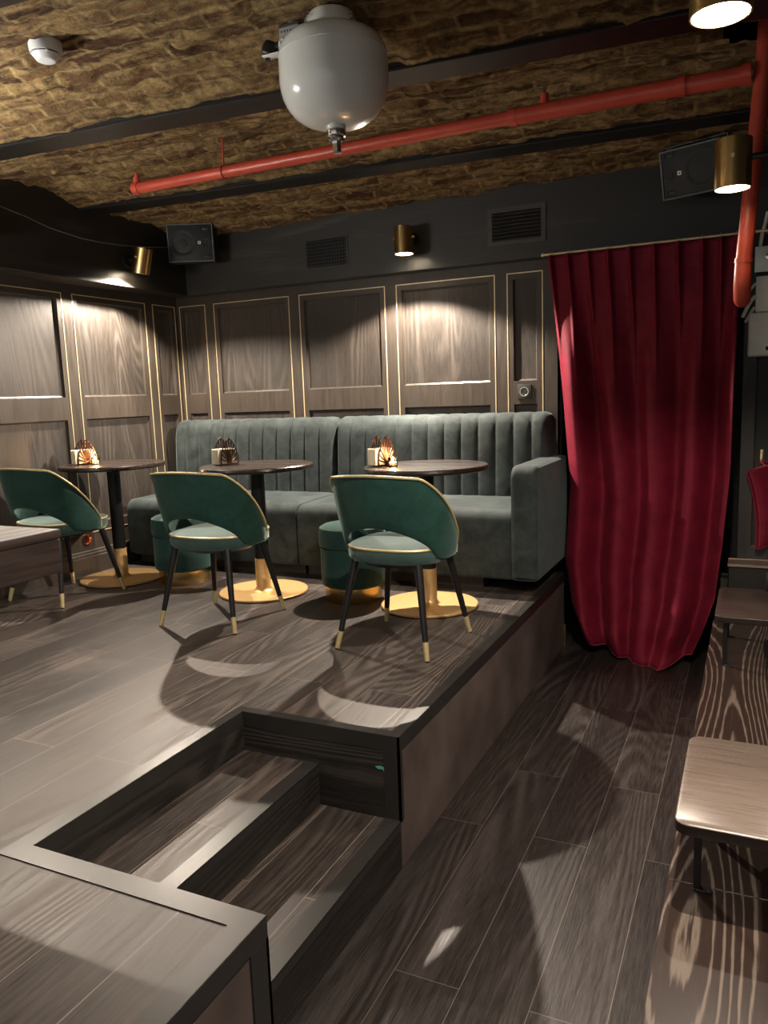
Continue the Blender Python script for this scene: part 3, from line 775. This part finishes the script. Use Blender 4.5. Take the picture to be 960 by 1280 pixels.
for j in range(nt_ + 1):
    tt = j / nt_; r = []
    for i in range(ns + 1):
        s = i / ns
        xl, xr = lerp_tab(Lx, tt), lerp_tab(Rx, tt)
        x = xl + (xr - xl) * s
        # pinch pleats at the heading open into long soft folds below
        near_p = min(abs(s - q) for q in PL); pinch = math.exp(-(near_p / .011) ** 2)
        ph = 0
        for q, q2 in zip([-.05] + PL, PL + [1.06]):
            if q <= s < q2: ph = (PL + [1.06]).index(q2) + (s - q) / (q2 - q)
        head = -.022 * pinch + .010 * math.sin(PI * (ph % 1)) 
        sw = s + .012 * math.sin(3.1 * tt + 6 * s) + .02 * (tt - .3) * math.sin(9 * s + 2)
        fold = .072 * math.cos(2 * PI * 4.35 * sw + .5) * (.75 + .25 * math.sin(7 * s + 1)) + .006 * math.cos(2 * PI * 8.3 * sw + 1.1 + 1.0 * tt)
        k = min(1, max(0, (tt - .04) / .35)); k = k * k * (3 - 2 * k)
        y = 2.425 + head * (1 - k) + fold * k
        zb_ = lerp_tab(hz, s)
        z = 2.338 + (zb_ - 2.338) * tt
        # hem swings towards the room and slumps on the floor
        low = max(0, (tt - .62) / .38)
        y += -low ** 2 * (.03 + .15 * math.exp(-((s - .70) / .26) ** 2))
        if tt > .93:
            q = (tt - .93) / .07
            y += -.035 * math.sin(q * PI) * math.sin(5 * s + .4) + .02 * math.sin(26 * s) * q
            z += .010 * math.sin(21 * s + 1) * q * (1 - q) * 4
        y += .012 * noise.noise(Vector((s * 5, tt * 2.5, 1))) * k
        r.append(Vector((x - .43, y - 2.42, max(z, .005))))
    rows.append(r)
b = MB(); b.grid(rows); pan = b.build('curtain_panel', M['red'], cu, angle=80)
md = pan.modifiers.new('thick', 'SOLIDIFY'); md.thickness = .004; md.offset = 0
# stitched heading band and hem
b = MB(); 
b.tube([Vector(rows[7][i]) + Vector((0, -.003, 0)) for i in range(0, ns + 1, 2)], .0016, 6); b.build('heading_seam', M['red'], cu)
b = MB(); b.tube([Vector(rows[-1][i]) for i in range(0, ns + 1, 2)], .0045, 6); b.build('hem', M['redseam'], cu)

# ------------------------------------------------------------------ pipes
t = thing('sprinkler_pipe', 'red pipe running horizontally under the brick ceiling', 'pipe', (-.5, 1.16, 2.70))
b = MB(); b.tube([(-1.46, 0, .0), (.60, 0, .0)], .027, 20); b.build('thin_run', M['redpipe'], t)
b = MB(); b.tube([(.575, .0, .0), (.595, .0, .0), (.61, 0, 0), (1.480, .018, 0)], [.028, .034, .033, .033], 20); b.build('thick_run', M['redpipe'], t)
for x, q in ((.57, .036), (1.22, .0375), (1.446, .039)): b = MB(); b.tube([(x, .01 if x > 1 else 0, 0), (x + .032, .01 if x > 1 else 0, 0)], q, 20); b.build('coupling', M['redpipe'], t)
b = MB(); b.tube([(-1.462, 0, .0), (-1.425, 0, 0)], .031, 20); b.tube([(-1.44, 0, .0), (-1.44, 0, .055)], [.018, .016], 16); b.tube([(-1.44, 0, .055), (-1.44, 0, .075)], .010, 10); b.build('end_cap', M['redpipe'], t)
b = MB(); b.tube([(.715, .004, .02), (.715, .004, .068)], [.019, .017], 16); b.build('sprinkler_stub', M['redpipe'], t)
b = MB(); b.tube([(.715, .004, .067), (.715, .004, .092)], .007, 10); b.tube([(.715, .004, .092), (.703, .004, .10), (.705, .004, .115)], .003, 6); b.tube([(.715, .004, .092), (.727, .004, .10), (.725, .004, .115)], .003, 6); b.build('sprinkler_head', M['steel'], t)
b = MB(); b.tube([(-.883, 0, .02), (-.883, 0, .155)], .0045, 10); b.tube([(-.883, .030 * math.cos(k * PI / 12), .030 * math.sin(k * PI / 12)) for k in range(24)], .004, 6, closed=True); b.build('hanger', M['redpipe'], t)
t = thing('riser_pipe', 'red vertical pipe in front of the curtain, ending in an elbow', 'pipe', (.99, 1.18, 2.0))
b = MB(); b.tube([(.040, 0, .992), (.03, 0, .75), (.0, 0, .28), (-.018, 0, .03)], .0295, 22); b.build('pipe_length', M['redpipe'], t)
b = MB(); pts = [(-.018, 0, .032), (-.019, 0, .0)] + [(-.020, .075 - .075 * math.cos(PI / 2 * k / 6), -.02 - .075 * math.sin(PI / 2 * k / 6)) for k in range(1, 7)] + [(-.020, .12, -.095)]
b.tube(pts, [.0305, .0315] + [.0315] * 6 + [.031], 22); b.tube([(-.017, 0, .045), (-.018, 0, .028)], .0335, 22); b.build('elbow', M['redpipe'], t)

# ------------------------------------------------------------------ fire extinguishing module on the ceiling
t = thing('extinguisher_tank', 'white ceiling mounted fire extinguisher tank with chrome nozzle', 'fire extinguisher', (-.292, .30, 2.49))
R = .184
b = MB(); b.lathe([(.0005, .0), (.05, .0), (.085, .006), (.115, .018), (.140, .036), (.160, .060), (.174, .088), (.181, .115), (R, .140), (R, .212), (R - .0015, .2125), (R - .0015, .2155), (R + .0005, .216), (R - .003, .234), (.172, .254), (.155, .272), (.130, .285), (.100, .293), (.085, .296), (.0005, .298)], n=72, cap0=False, cap1=False); b.build('tank_body', M['white'], t)
b = MB(); b.lathe([(.080, .290), (.092, .296), (.092, .310), (.086, .322), (.082, .338), (.074, .350), (.0005, .352)], n=48, cap0=False, cap1=False); b.build('mounting_collar', M['white'], t)
b = MB()
for a in (2.6, 4.2, 5.9, .8):
    c, s = math.cos(a), math.sin(a); b.tube([(.094 * c, .094 * s, .302), (.102 * c, .102 * s, .312), (.100 * c, .100 * s, .326), (.090 * c, .090 * s, .330)], .004, 8)
b.build('collar_hook', M['steel'], t)
b = MB(); b.lathe([(.0005, -.012), (.030, -.012), (.034, -.006), (.034, .003), (.0005, .003)], n=32, cap0=False, cap1=False); nz = b.build('nozzle', M['white'], t)
b = MB(); b.lathe([(.0005, -.050), (.020, -.050), (.026, -.042), (.026, -.034), (.031, -.032), (.033, -.024), (.033, -.014), (.030, -.0115), (.0005, -.0115)], n=32, cap0=False, cap1=False); b.build('nozzle_nut', M['steel'], nz)
b = MB(); b.lathe([(.0005, -.088), (.012, -.088), (.016, -.084), (.0165, -.058), (.018, -.052), (.018, -.049), (.0005, -.049)], n=6, cap0=False, cap1=False); b.build('nozzle_tip', M['steel'], nz, smooth=False)
b = MB(); b.box(-.190, -.112, -.03, .02, .272, .348, .004, 2); b.tube([(-.15, -.005, .345), (-.15, -.005, .37)], .02, 12); br_ = b.build('control_box', M['greyplate'], t)
b = MB()
for k in range(5): b.box(-.182 + k * .012, -.176 + k * .012, -.0305, -.0285, .322, .328)
b.box(-.191, -.111, -.0315, .021, .336, .349, .003, 1)
b.build('print_marks', M['socket'], br_)
b = MB(); b.tube([(-.160, -.02, .275), (-.178, -.03, .305), (-.186, -.03, .295), (-.187, -.03, .262)], .006, 8); b.box(-.255, -.165, -.045, -.005, .256, .262, .003, 2); b.build('bracket', M['white'], t)
b = MB(); b.lathe([(.0005, .0), (.024, .0), (.028, .006), (.027, .03), (.020, .044), (.0005, .046)], n=14, mtx=Matrix.Translation((-.242, -.02, .266)) @ Matrix.Rotation(.35, 4, 'Y'), cap0=False, cap1=False); b.tube([(-.23, -.02, .285), (-.185, -.02, .290)], .014, 10); b.build('valve_knob', M['black'], t, label='black valve knob')
b = MB(); b.lathe([(.0005, -.052), (.005, -.05), (.006, -.03), (.006, -.012), (.0005, -.012)], c=(-.243, -.025, .260), n=12, cap0=False, cap1=False); b.build('sensor_bulb', M['glass'], t)
b = MB(); b.lathe([(.0005, -.014), (.009, -.014), (.009, -.002), (.0005, -.002)], c=(-.243, -.025, .260), n=12, cap0=False, cap1=False); b.build('sensor_ferrule', M['black'], t)

# smoke detector
t = thing('smoke_detector', 'white round smoke detector on the brick ceiling', 'smoke detector', (-1.282, .0, 2.843))
b = MB(); b.lathe([(.0005, .012), (.056, .012), (.056, -.006), (.054, -.018), (.051, -.026), (.0005, -.026)], n=44, cap0=False, cap1=False); b.build('base', M['whiteplastic'], t)
b = MB(); b.lathe([(.0005, -.0265), (.0470, -.0265), (.0462, -.0305), (.0005, -.0305)], n=44, cap0=False, cap1=False); b.build('sensor_slot', M['spkdark'], t)
b = MB(); b.lathe([(.0005, -.052), (.028, -.052), (.034, -.049), (.043, -.036), (.0485, -.031), (.0005, -.031)], n=44, cap0=False, cap1=False)
for k in range(4): b.box(.040, .0515, -.004, .004, -.034, -.022, .001, 1, mtx=Matrix.Rotation(k * PI / 2 + .9, 4, 'Z'))
b.build('cover', M['whiteplastic'], t)

# ------------------------------------------------------------------ loudspeakers
def speaker(label, loc, rz, tilt, w, h, d, mirror=1, dark=False):
    t = thing('loudspeaker', label, 'speaker', loc, 0, 'wall loudspeakers'); t.rotation_euler = (tilt, 0, rz)
    w2, h2 = w / 2, h / 2
    b = MB(); b.box(-w2, w2, -.004, d, -h2, h2, .006, 2); b.build('cabinet', M['speaker'], t)
    b = MB(); e = .009
    for bx in ((-w2, w2, h2 - e, h2), (-w2, w2, -h2, -h2 + e), (-w2, -w2 + e, -h2, h2), (w2 - e, w2, -h2, h2)): b.box(bx[0], bx[1], -.010, -.003, bx[2], bx[3], .002, 1)
    b.build('rim', M['spkgrey'], t, label='grey front rim')
    fm = lambda x, z: Matrix.Translation((x * mirror, -.004, z)) @ Matrix.Rotation(PI / 2, 4, 'X')
    b = MB(); b.lathe([(.088, -.001), (.090, .003), (.080, .004), (.072, .0005), (.030, -.0035), (.028, .002), (.0005, .004)], n=40, mtx=fm(-.055, .0), cap0=False, cap1=False); b.build('woofer', M['spkdark'], t)
    b = MB(); b.lathe([(.030, -.001), (.031, .003), (.024, .003), (.012, -.002), (.010, .003), (.0005, .004)], n=28, mtx=fm(.105, .0), cap0=False, cap1=False); b.build('tweeter', M['spkdark'], t)
    for z in (-.09, .09):
        b = MB(); b.box(.105 * mirror - .022, .105 * mirror + .022, -.0055, -.003, z - .011, z + .011, .004, 2); b.build('port', M['black'], t)
    b = MB(); b.box(.060 * mirror - .010, .060 * mirror + .010, -.0075, -.004, -.010, .010, .001, 1); bd = b.build('badge', M['badge'], t, label='small pale square badge')
    b = MB(); b.box(.060 * mirror - .004, .060 * mirror + .004, -.0085, -.0073, -.004, .004); b.build('badge_mark', M['socket'], bd)
    b = MB(); b.box(-w2 - .012, w2 + .012, d * .35, d * .35 + .03, h2 + .010, h2 + .016); b.box(-w2 - .012, -w2 - .008, d * .35, d * .35 + .03, -.03, h2 + .016); b.box(w2 + .008, w2 + .012, d * .35, d * .35 + .03, -.03, h2 + .016)
    b.tube([(-w2 - .012, d * .35 + .015, -.02), (-w2, d * .35 + .015, -.02)], .012, 10); b.tube([(w2, d * .35 + .015, -.02), (w2 + .012, d * .35 + .015, -.02)], .012, 10)
    b.tube([(0, d * .35 + .015, h2 + .016), (0, d * .35 + .05, h2 + .05)], .012, 10)
    b.build('mount', M['black'], t)
    return t
speaker('black loudspeaker in the corner above the left wall panels', (-2.515, 2.30, 2.665), math.radians(26), math.radians(4), .315, .252, .15)
speaker('black loudspeaker above the red curtain', (.70, 2.26, 2.655), math.radians(-20), math.radians(14), .315, .240, .17, mirror=-1)

# ------------------------------------------------------------------ vents, socket, ring
t = thing('louvre_vent', 'rectangular louvred vent above the panel beside the curtain', 'vent', (-.296, 2.566, 2.560))
b = MB()
for bx in ((-.178, .178, .082, .110), (-.178, .178, -.110, -.084), (-.178, -.150, -.0841, .0821), (.150, .178, -.0841, .0821)): b.box(bx[0], bx[1], -.008, .0, bx[2], bx[3])
b.build('vent_frame', M['vent'], t)
b = MB(); b.box(-.150, .150, -.002, -.0005, -.084, .082); b.build('duct', M['ventdark'], t)
for k in range(8):
    b = MB(); z = -.074 + k * .021; b.box(-.148, .148, -.008, .008, -.0012, .0012, mtx=Matrix.Translation((0, -.009, z)) @ Matrix.Rotation(.6, 4, 'X')); b.build('slat', M['ventslat'], t, smooth=False)
t = thing('grid_vent', 'small square grid vent next to the middle wall lamp', 'vent', (-1.60, 2.566, 2.54))
b = MB()
for bx in ((-.165, .165, .088, .098), (-.165, .165, -.098, -.088), (-.165, -.152, -.088, .088), (.152, .165, -.088, .088)): b.box(bx[0], bx[1], -.006, 0, bx[2], bx[3])
b.build('vent_frame', M['frieze'], t)
b = MB(); b.box(-.153, .153, -.0025, -.001, -.089, .089); b.build('duct', M['ventdark'], t)
b = MB()
for k in range(14): x = -.14 + k * .0215; b.box(x - .0025, x + .0025, -.005, -.002, -.088, .088)
for k in range(8): z = -.078 + k * .0222; b.box(-.152, .152, -.006, -.002, z - .002, z + .002)
b.build('grid', M['ventslat'], t, smooth=False)
t = thing('power_socket', 'dark square power socket on the narrow panel beside the curtain', 'socket', (-.282, YB, 1.572))
b = MB(); b.box(-.045, .045, -.010, 0, -.045, .045, .003, 2); b.build('plate', M['socket'], t)
mt = Matrix.Translation((0, -.010, 0)) @ Matrix.Rotation(PI / 2, 4, 'X')
b = MB(); b.lathe([(.029, -.001), (.029, .003), (.024, .003), (.021, -.0005), (.0005, -.0005)], n=36, mtx=mt, cap0=False, cap1=False); b.build('well', M['steel'], t)
b = MB()
for s in (-1, 1): b.lathe([(.0005, 0), (.004, 0), (.004, .001), (.0005, .001)], n=12, mtx=Matrix.Translation((s * .0095, -.0105, 0)) @ Matrix.Rotation(PI / 2, 4, 'X'))
b.build('pin_hole', M['black'], t)
t = thing('wall_ring', 'round copper ring on the left wall low behind the chair legs', 'ring', (XL, 1.578, .701))
mt = Matrix.Rotation(PI / 2, 4, 'Y')
b = MB(); b.lathe([(.030, .0), (.036, .0), (.038, .006), (.036, .014), (.032, .014), (.028, .006), (.026, .0005)], n=36, mtx=mt, cap0=False, cap1=False); b.build('rim', M['copper'], t)
b = MB(); b.lathe([(.0005, .0015), (.029, .0015)], n=28, mtx=mt, cap0=False, cap1=False); b.build('inset', M['copper'], t)
# slack cable on the left frieze
pts = [(-2.785, .70, 2.745), (-2.785, 1.007, 2.691), (-2.785, 1.163, 2.669), (-2.785, 1.328, 2.634), (-2.785, 1.571, 2.612), (-2.785, 1.75, 2.612), (-2.785, 1.913, 2.622), (-2.785, 2.2, 2.65), (-2.785, 2.434, 2.687)]
b = MB(); b.tube(pts, .004, 8); tag(b.build('wall_cable', M['cable']), 'slack dark cable along the left frieze to the corner speaker', 'cable')

# ------------------------------------------------------------------ boxes on the wall right of the curtain
t = thing('junction_box', 'cream control box on the wall right of the curtain', 'electrical box', (1.08, 2.58, 1.83))
b = MB(); b.box(-.096, .15, -.085, .012, -.115, .115, .010, 3); b.build('housing', M['boxwhite'], t)
b = MB(); b.box(-.090, .144, -.088, -.084, -.109, .109, .006, 2); lid_ = b.build('cover', M['boxwhite'], t)
b = MB(); b.tube([(.004, -.0885, -.085), (.004, -.0885, -.066)], .013, 12); b.build('latch_slot', M['black'], lid_)
t = thing('switch_box', 'tall cream metal box above the control box', 'electrical box', (1.10, 2.58, 2.04))
b = MB(); b.box(-.085, .13, -.07, 0, -.092, .092, .004, 2); b.build('housing', M['boxwhite'], t)
b = MB(); b.box(-.060, .006, -.0, .001, -.09, .09); b.build('side_plate', M['boxwhite'], t)
t = thing('mounting_bracket', 'pale zinc bracket plate topmost beside the red pipe', 'bracket', (1.08, 2.58, 2.215))
b = MB(); b.box(-.075, .11, -.095, -.088, -.065, .065, .004, 2); b.box(-.075, -.069, -.095, 0, -.065, .065, .002, 1); b.build('plate', M['boxgreen'], t)
b = MB(); b.lathe([(.0005, 0), (.017, 0), (.015, .006), (.0005, .008)], n=20, mtx=Matrix.Translation((-.01, -.095, .012)) @ Matrix.Rotation(PI / 2, 4, 'X')); b.build('bolt', M['steel'], t)
b = MB(); b.box(.0, .06, -.0965, -.0945, .046, .056, .003, 1); b.build('slot', M['black'], t)
for k, (pp, rr, nm) in enumerate(((
    [(.968, 2.545, 1.900), (.985, 2.540, 1.930), (.998, 2.535, 1.955), (1.012, 2.54, 1.975)], .009, 'lowest pale cable between the curtain and the control box'), (
    [(.955, 2.50, 1.925), (.972, 2.49, 1.965), (.990, 2.49, 2.00), (1.013, 2.51, 2.03)], .010, 'thick pale cable under the elbow of the red pipe'), (
    [(.950, 2.55, 1.985), (.972, 2.54, 2.03), (.990, 2.54, 2.07), (1.013, 2.545, 2.10)], .007, 'thin pale cable touching the tall cream box'))):
    b = MB(); b.tube(pp, rr, 10); tag(b.build('power_cable', M['boxwhite']), nm, 'cable', 'cables right of the curtain')
b = MB(); b.tube([(1.03, 2.53, 2.28), (1.035, 2.52, 2.34), (1.05, 2.54, 2.40), (1.06, 2.55, 2.46)], .010, 10); tag(b.build('feed_cable', M['boxwhite']), 'cable rising from the zinc bracket past the curtain rod', 'cable')
# ------------------------------------------------------------------ red cushion on a hook
t = thing('wall_hook', 'small brass hook holding the red cushion', 'hook', (1.072, 2.592, 1.17))
b = MB(); b.box(-.008, .008, -.004, 0, -.02, .04, .002, 1); b.tube([(0, -.003, .02), (0, -.03, .012), (0, -.034, -.005), (0, -.028, -.018), (0, -.018, -.02)], .005, 8); b.tube([(-.0, -.03, .03), (0, -.004, .03)], .006, 8); b.build('hook_body', M['gold'], t)
t = thing('cushion', 'crimson velvet seat cushion hanging from the brass hook', 'cushion', (1.118, 2.555, .93))
n = 20; rows = []
W2, H2, T2 = .155, .215, .036
def cush(u, v, side):
    # rounded pillow, sagging: the top corner is pulled to the hook
    x = u * W2; z = v * H2
    k = (1 - abs(u) ** 4) * (1 - abs(v) ** 4)
    y = side * T2 * (.35 + .65 * max(0, k) ** .5)
    sh = .045 * (1 - v) / 2
    xx = x + .06 - .03 * (v) ** 2 * (1 if u < 0 else -1) + sh * .4
    return Vector((xx, y, z - .02 * u * u - .02 + .0))
MT = Matrix.Rotation(-.10, 4, 'Y') @ Matrix.Rotation(.72, 4, 'Z')
b = MB()
front = [[MT @ cush(-1 + 2 * i / n, -1 + 2 * j / n, -1) for j in range(n + 1)] for i in range(n + 1)]
rear = [[MT @ cush(-1 + 2 * i / n, -1 + 2 * j / n, 1) for j in range(n + 1)] for i in range(n + 1)]
b.grid(front); b.grid(rear)
rim = [(i, 0) for i in range(n)] + [(n, j) for j in range(n)] + [(n - i, n) for i in range(n)] + [(0, n - j) for j in range(n)]
b.grid([[front[i][j] for i, j in rim], [rear[i][j] for i, j in rim]], closed_v=True)
bmesh.ops.remove_doubles(b.bm, verts=b.bm.verts[:], dist=1e-5)
b.build('cover', M['red'], t, angle=60)
b = MB(); b.tube([front[i][j] for i, j in rim], .004, 6, closed=True); b.tube([rear[i][j] for i, j in rim], .004, 6, closed=True); b.build('piping', M['redseam'], t)
b = MB(); b.tube([MT @ cush(-.2, .98, 0), Vector((-.050, .004, .215)), Vector((-.046, .004, .232)), Vector((-.040, .006, .215)), MT @ cush(.1, .98, 0)], .005, 8); b.build('hanging_loop', M['redseam'], t)

# ------------------------------------------------------------------ bench and its small tables on the right
ZBN = .30
t = thing('bench', 'long low bench of dark white grained wood along the right side', 'bench', (1.28, .8, 0))
def pb(o): o.location = (-1.28, -.8, 0); return o
b = MB(); b.box(.860, 1.695, -.198, 2.415, ZBN - .03, ZBN, .002, 1); pb(b.build('seat_board', M['grain'], t, smooth=False))
b = MB(); b.box(.858, 1.695, -1.35, -.200, ZBN - .03, ZBN - .0005, .002, 1); pb(b.build('seat_board', M['grain'], t, smooth=False))
b = MB(); b.box(.866, 1.69, -1.34, 2.40, 0.001, ZBN - .0305); pb(b.build('bench_body', M['benchface'], t, smooth=False))
def side_table(label, x0, x1, y0, y1, z, mat, legx, legy):
    t = thing('side_table', label, 'table', (x0, y0, ZBN), 0, 'small tables on the bench')
    def ps(o): o.location = (-x0, -y0, -ZBN); return o
    b = MB(); r = .035; pts = []
    for cx, cy, a0 in ((x1 - r, y1 - r, 0), (x0 + r, y1 - r, PI / 2), (x0 + r, y0 + r, PI), (x1 - r, y0 + r, 1.5 * PI)):
        for k in range(7): a = a0 + PI / 2 * k / 6; pts.append((cx + r * math.cos(a), cy + r * math.sin(a)))
    def ring(z_, ins): 
        c = Vector(((x0 + x1) / 2, (y0 + y1) / 2)); 
        return [Vector((p[0] + (ins if p[0] < c.x else -ins), p[1] + (ins if p[1] < c.y else -ins), z_)) for p in pts]
    vs = b.grid([ring(z - .004, .0012), ring(z - .003, .0006), ring(z, .003)], closed_v=True); b.cap(vs[0]); b.cap(vs[-1])
    ps(b.build('tabletop', mat, t, angle=50))
    b = MB(); vs = b.grid([ring(z - .030, .002), ring(z - .028, 0), ring(z - .0042, 0)], closed_v=True); b.cap(vs[0]); b.cap(vs[-1])
    ps(b.build('shaded_edge', M['edgeshade'], t, angle=50, label='table top edge with its shade painted dark'))
    for lx, ly in ((legx, legy), (legx, y1 - (legy - y0)), (x1 - (legx - x0), legy), (x1 - (legx - x0), y1 - (legy - y0))):
        b = MB(); b.box(lx - .009, lx + .009, ly - .009, ly + .009, ZBN + .0, z - .0305, .001, 1); lg_ = ps(b.build('leg', M['tablemetal'], t, smooth=False))
        b = MB(); b.box(lx - .009, lx + .034, ly - .012, ly + .012, ZBN, ZBN + .006, .001, 1); b.build('foot_plate', M['tablemetal'], lg_, smooth=False)
    return t
side_table('small brown table on the bench, nearest to the lower right corner', .881, 1.42, -.330, .195, .535, M['tabletop2'], .931, -.215)
side_table('small dark table on the bench, beside the foot of the curtain', .893, 1.42, 1.50, 2.06, .545, M['tabledark'], .938, 1.555)
# black bottle-like stand seen at the right edge behind the far table
b = MB(); b.box(1.105, 1.19, 2.02, 2.055, .545, .64, .006, 2); tag(b.build('menu_stand', M['black']), 'small black upright block on the far side table, cut off by the right edge', 'stand')

# ------------------------------------------------------------------ world, camera, view
w = bpy.data.worlds.new('world'); sc.world = w; w.use_nodes = True
bg = w.node_tree.nodes['Background']; bg.inputs[0].default_value = (1, .98, .96, 1); bg.inputs[1].default_value = .15
cam = bpy.data.cameras.new('camera'); co = bpy.data.objects.new('camera', cam); COL.objects.link(co)
f_px = 973.43
yaw, pitch, roll = .4448, -.1478, -.0359
fwd = Vector((-math.sin(yaw), math.cos(yaw), 0)); right = Vector((math.cos(yaw), math.sin(yaw), 0)); up = Vector((0, 0, 1))
f2 = fwd * math.cos(pitch) + up * math.sin(pitch); u2 = up * math.cos(pitch) - fwd * math.sin(pitch)
r3 = right * math.cos(roll) + u2 * math.sin(roll); u3 = u2 * math.cos(roll) - right * math.sin(roll)
mw = Matrix((r3, u3, -f2)).transposed().to_4x4(); mw.translation = Vector((1.0255, -2.194, 1.5764))
co.matrix_world = mw
cam.sensor_fit = 'VERTICAL'; cam.sensor_height = 36.; cam.sensor_width = 27.; cam.lens = f_px / 1280 * 36; cam.clip_start = .02
sc.camera = co
vs_ = sc.view_settings
sc.display_settings.display_device = 'sRGB'
vs_.view_transform = 'Standard'; vs_.look = 'None'; vs_.gamma = 1.; vs_.use_curve_mapping = False; vs_.exposure = 1.85
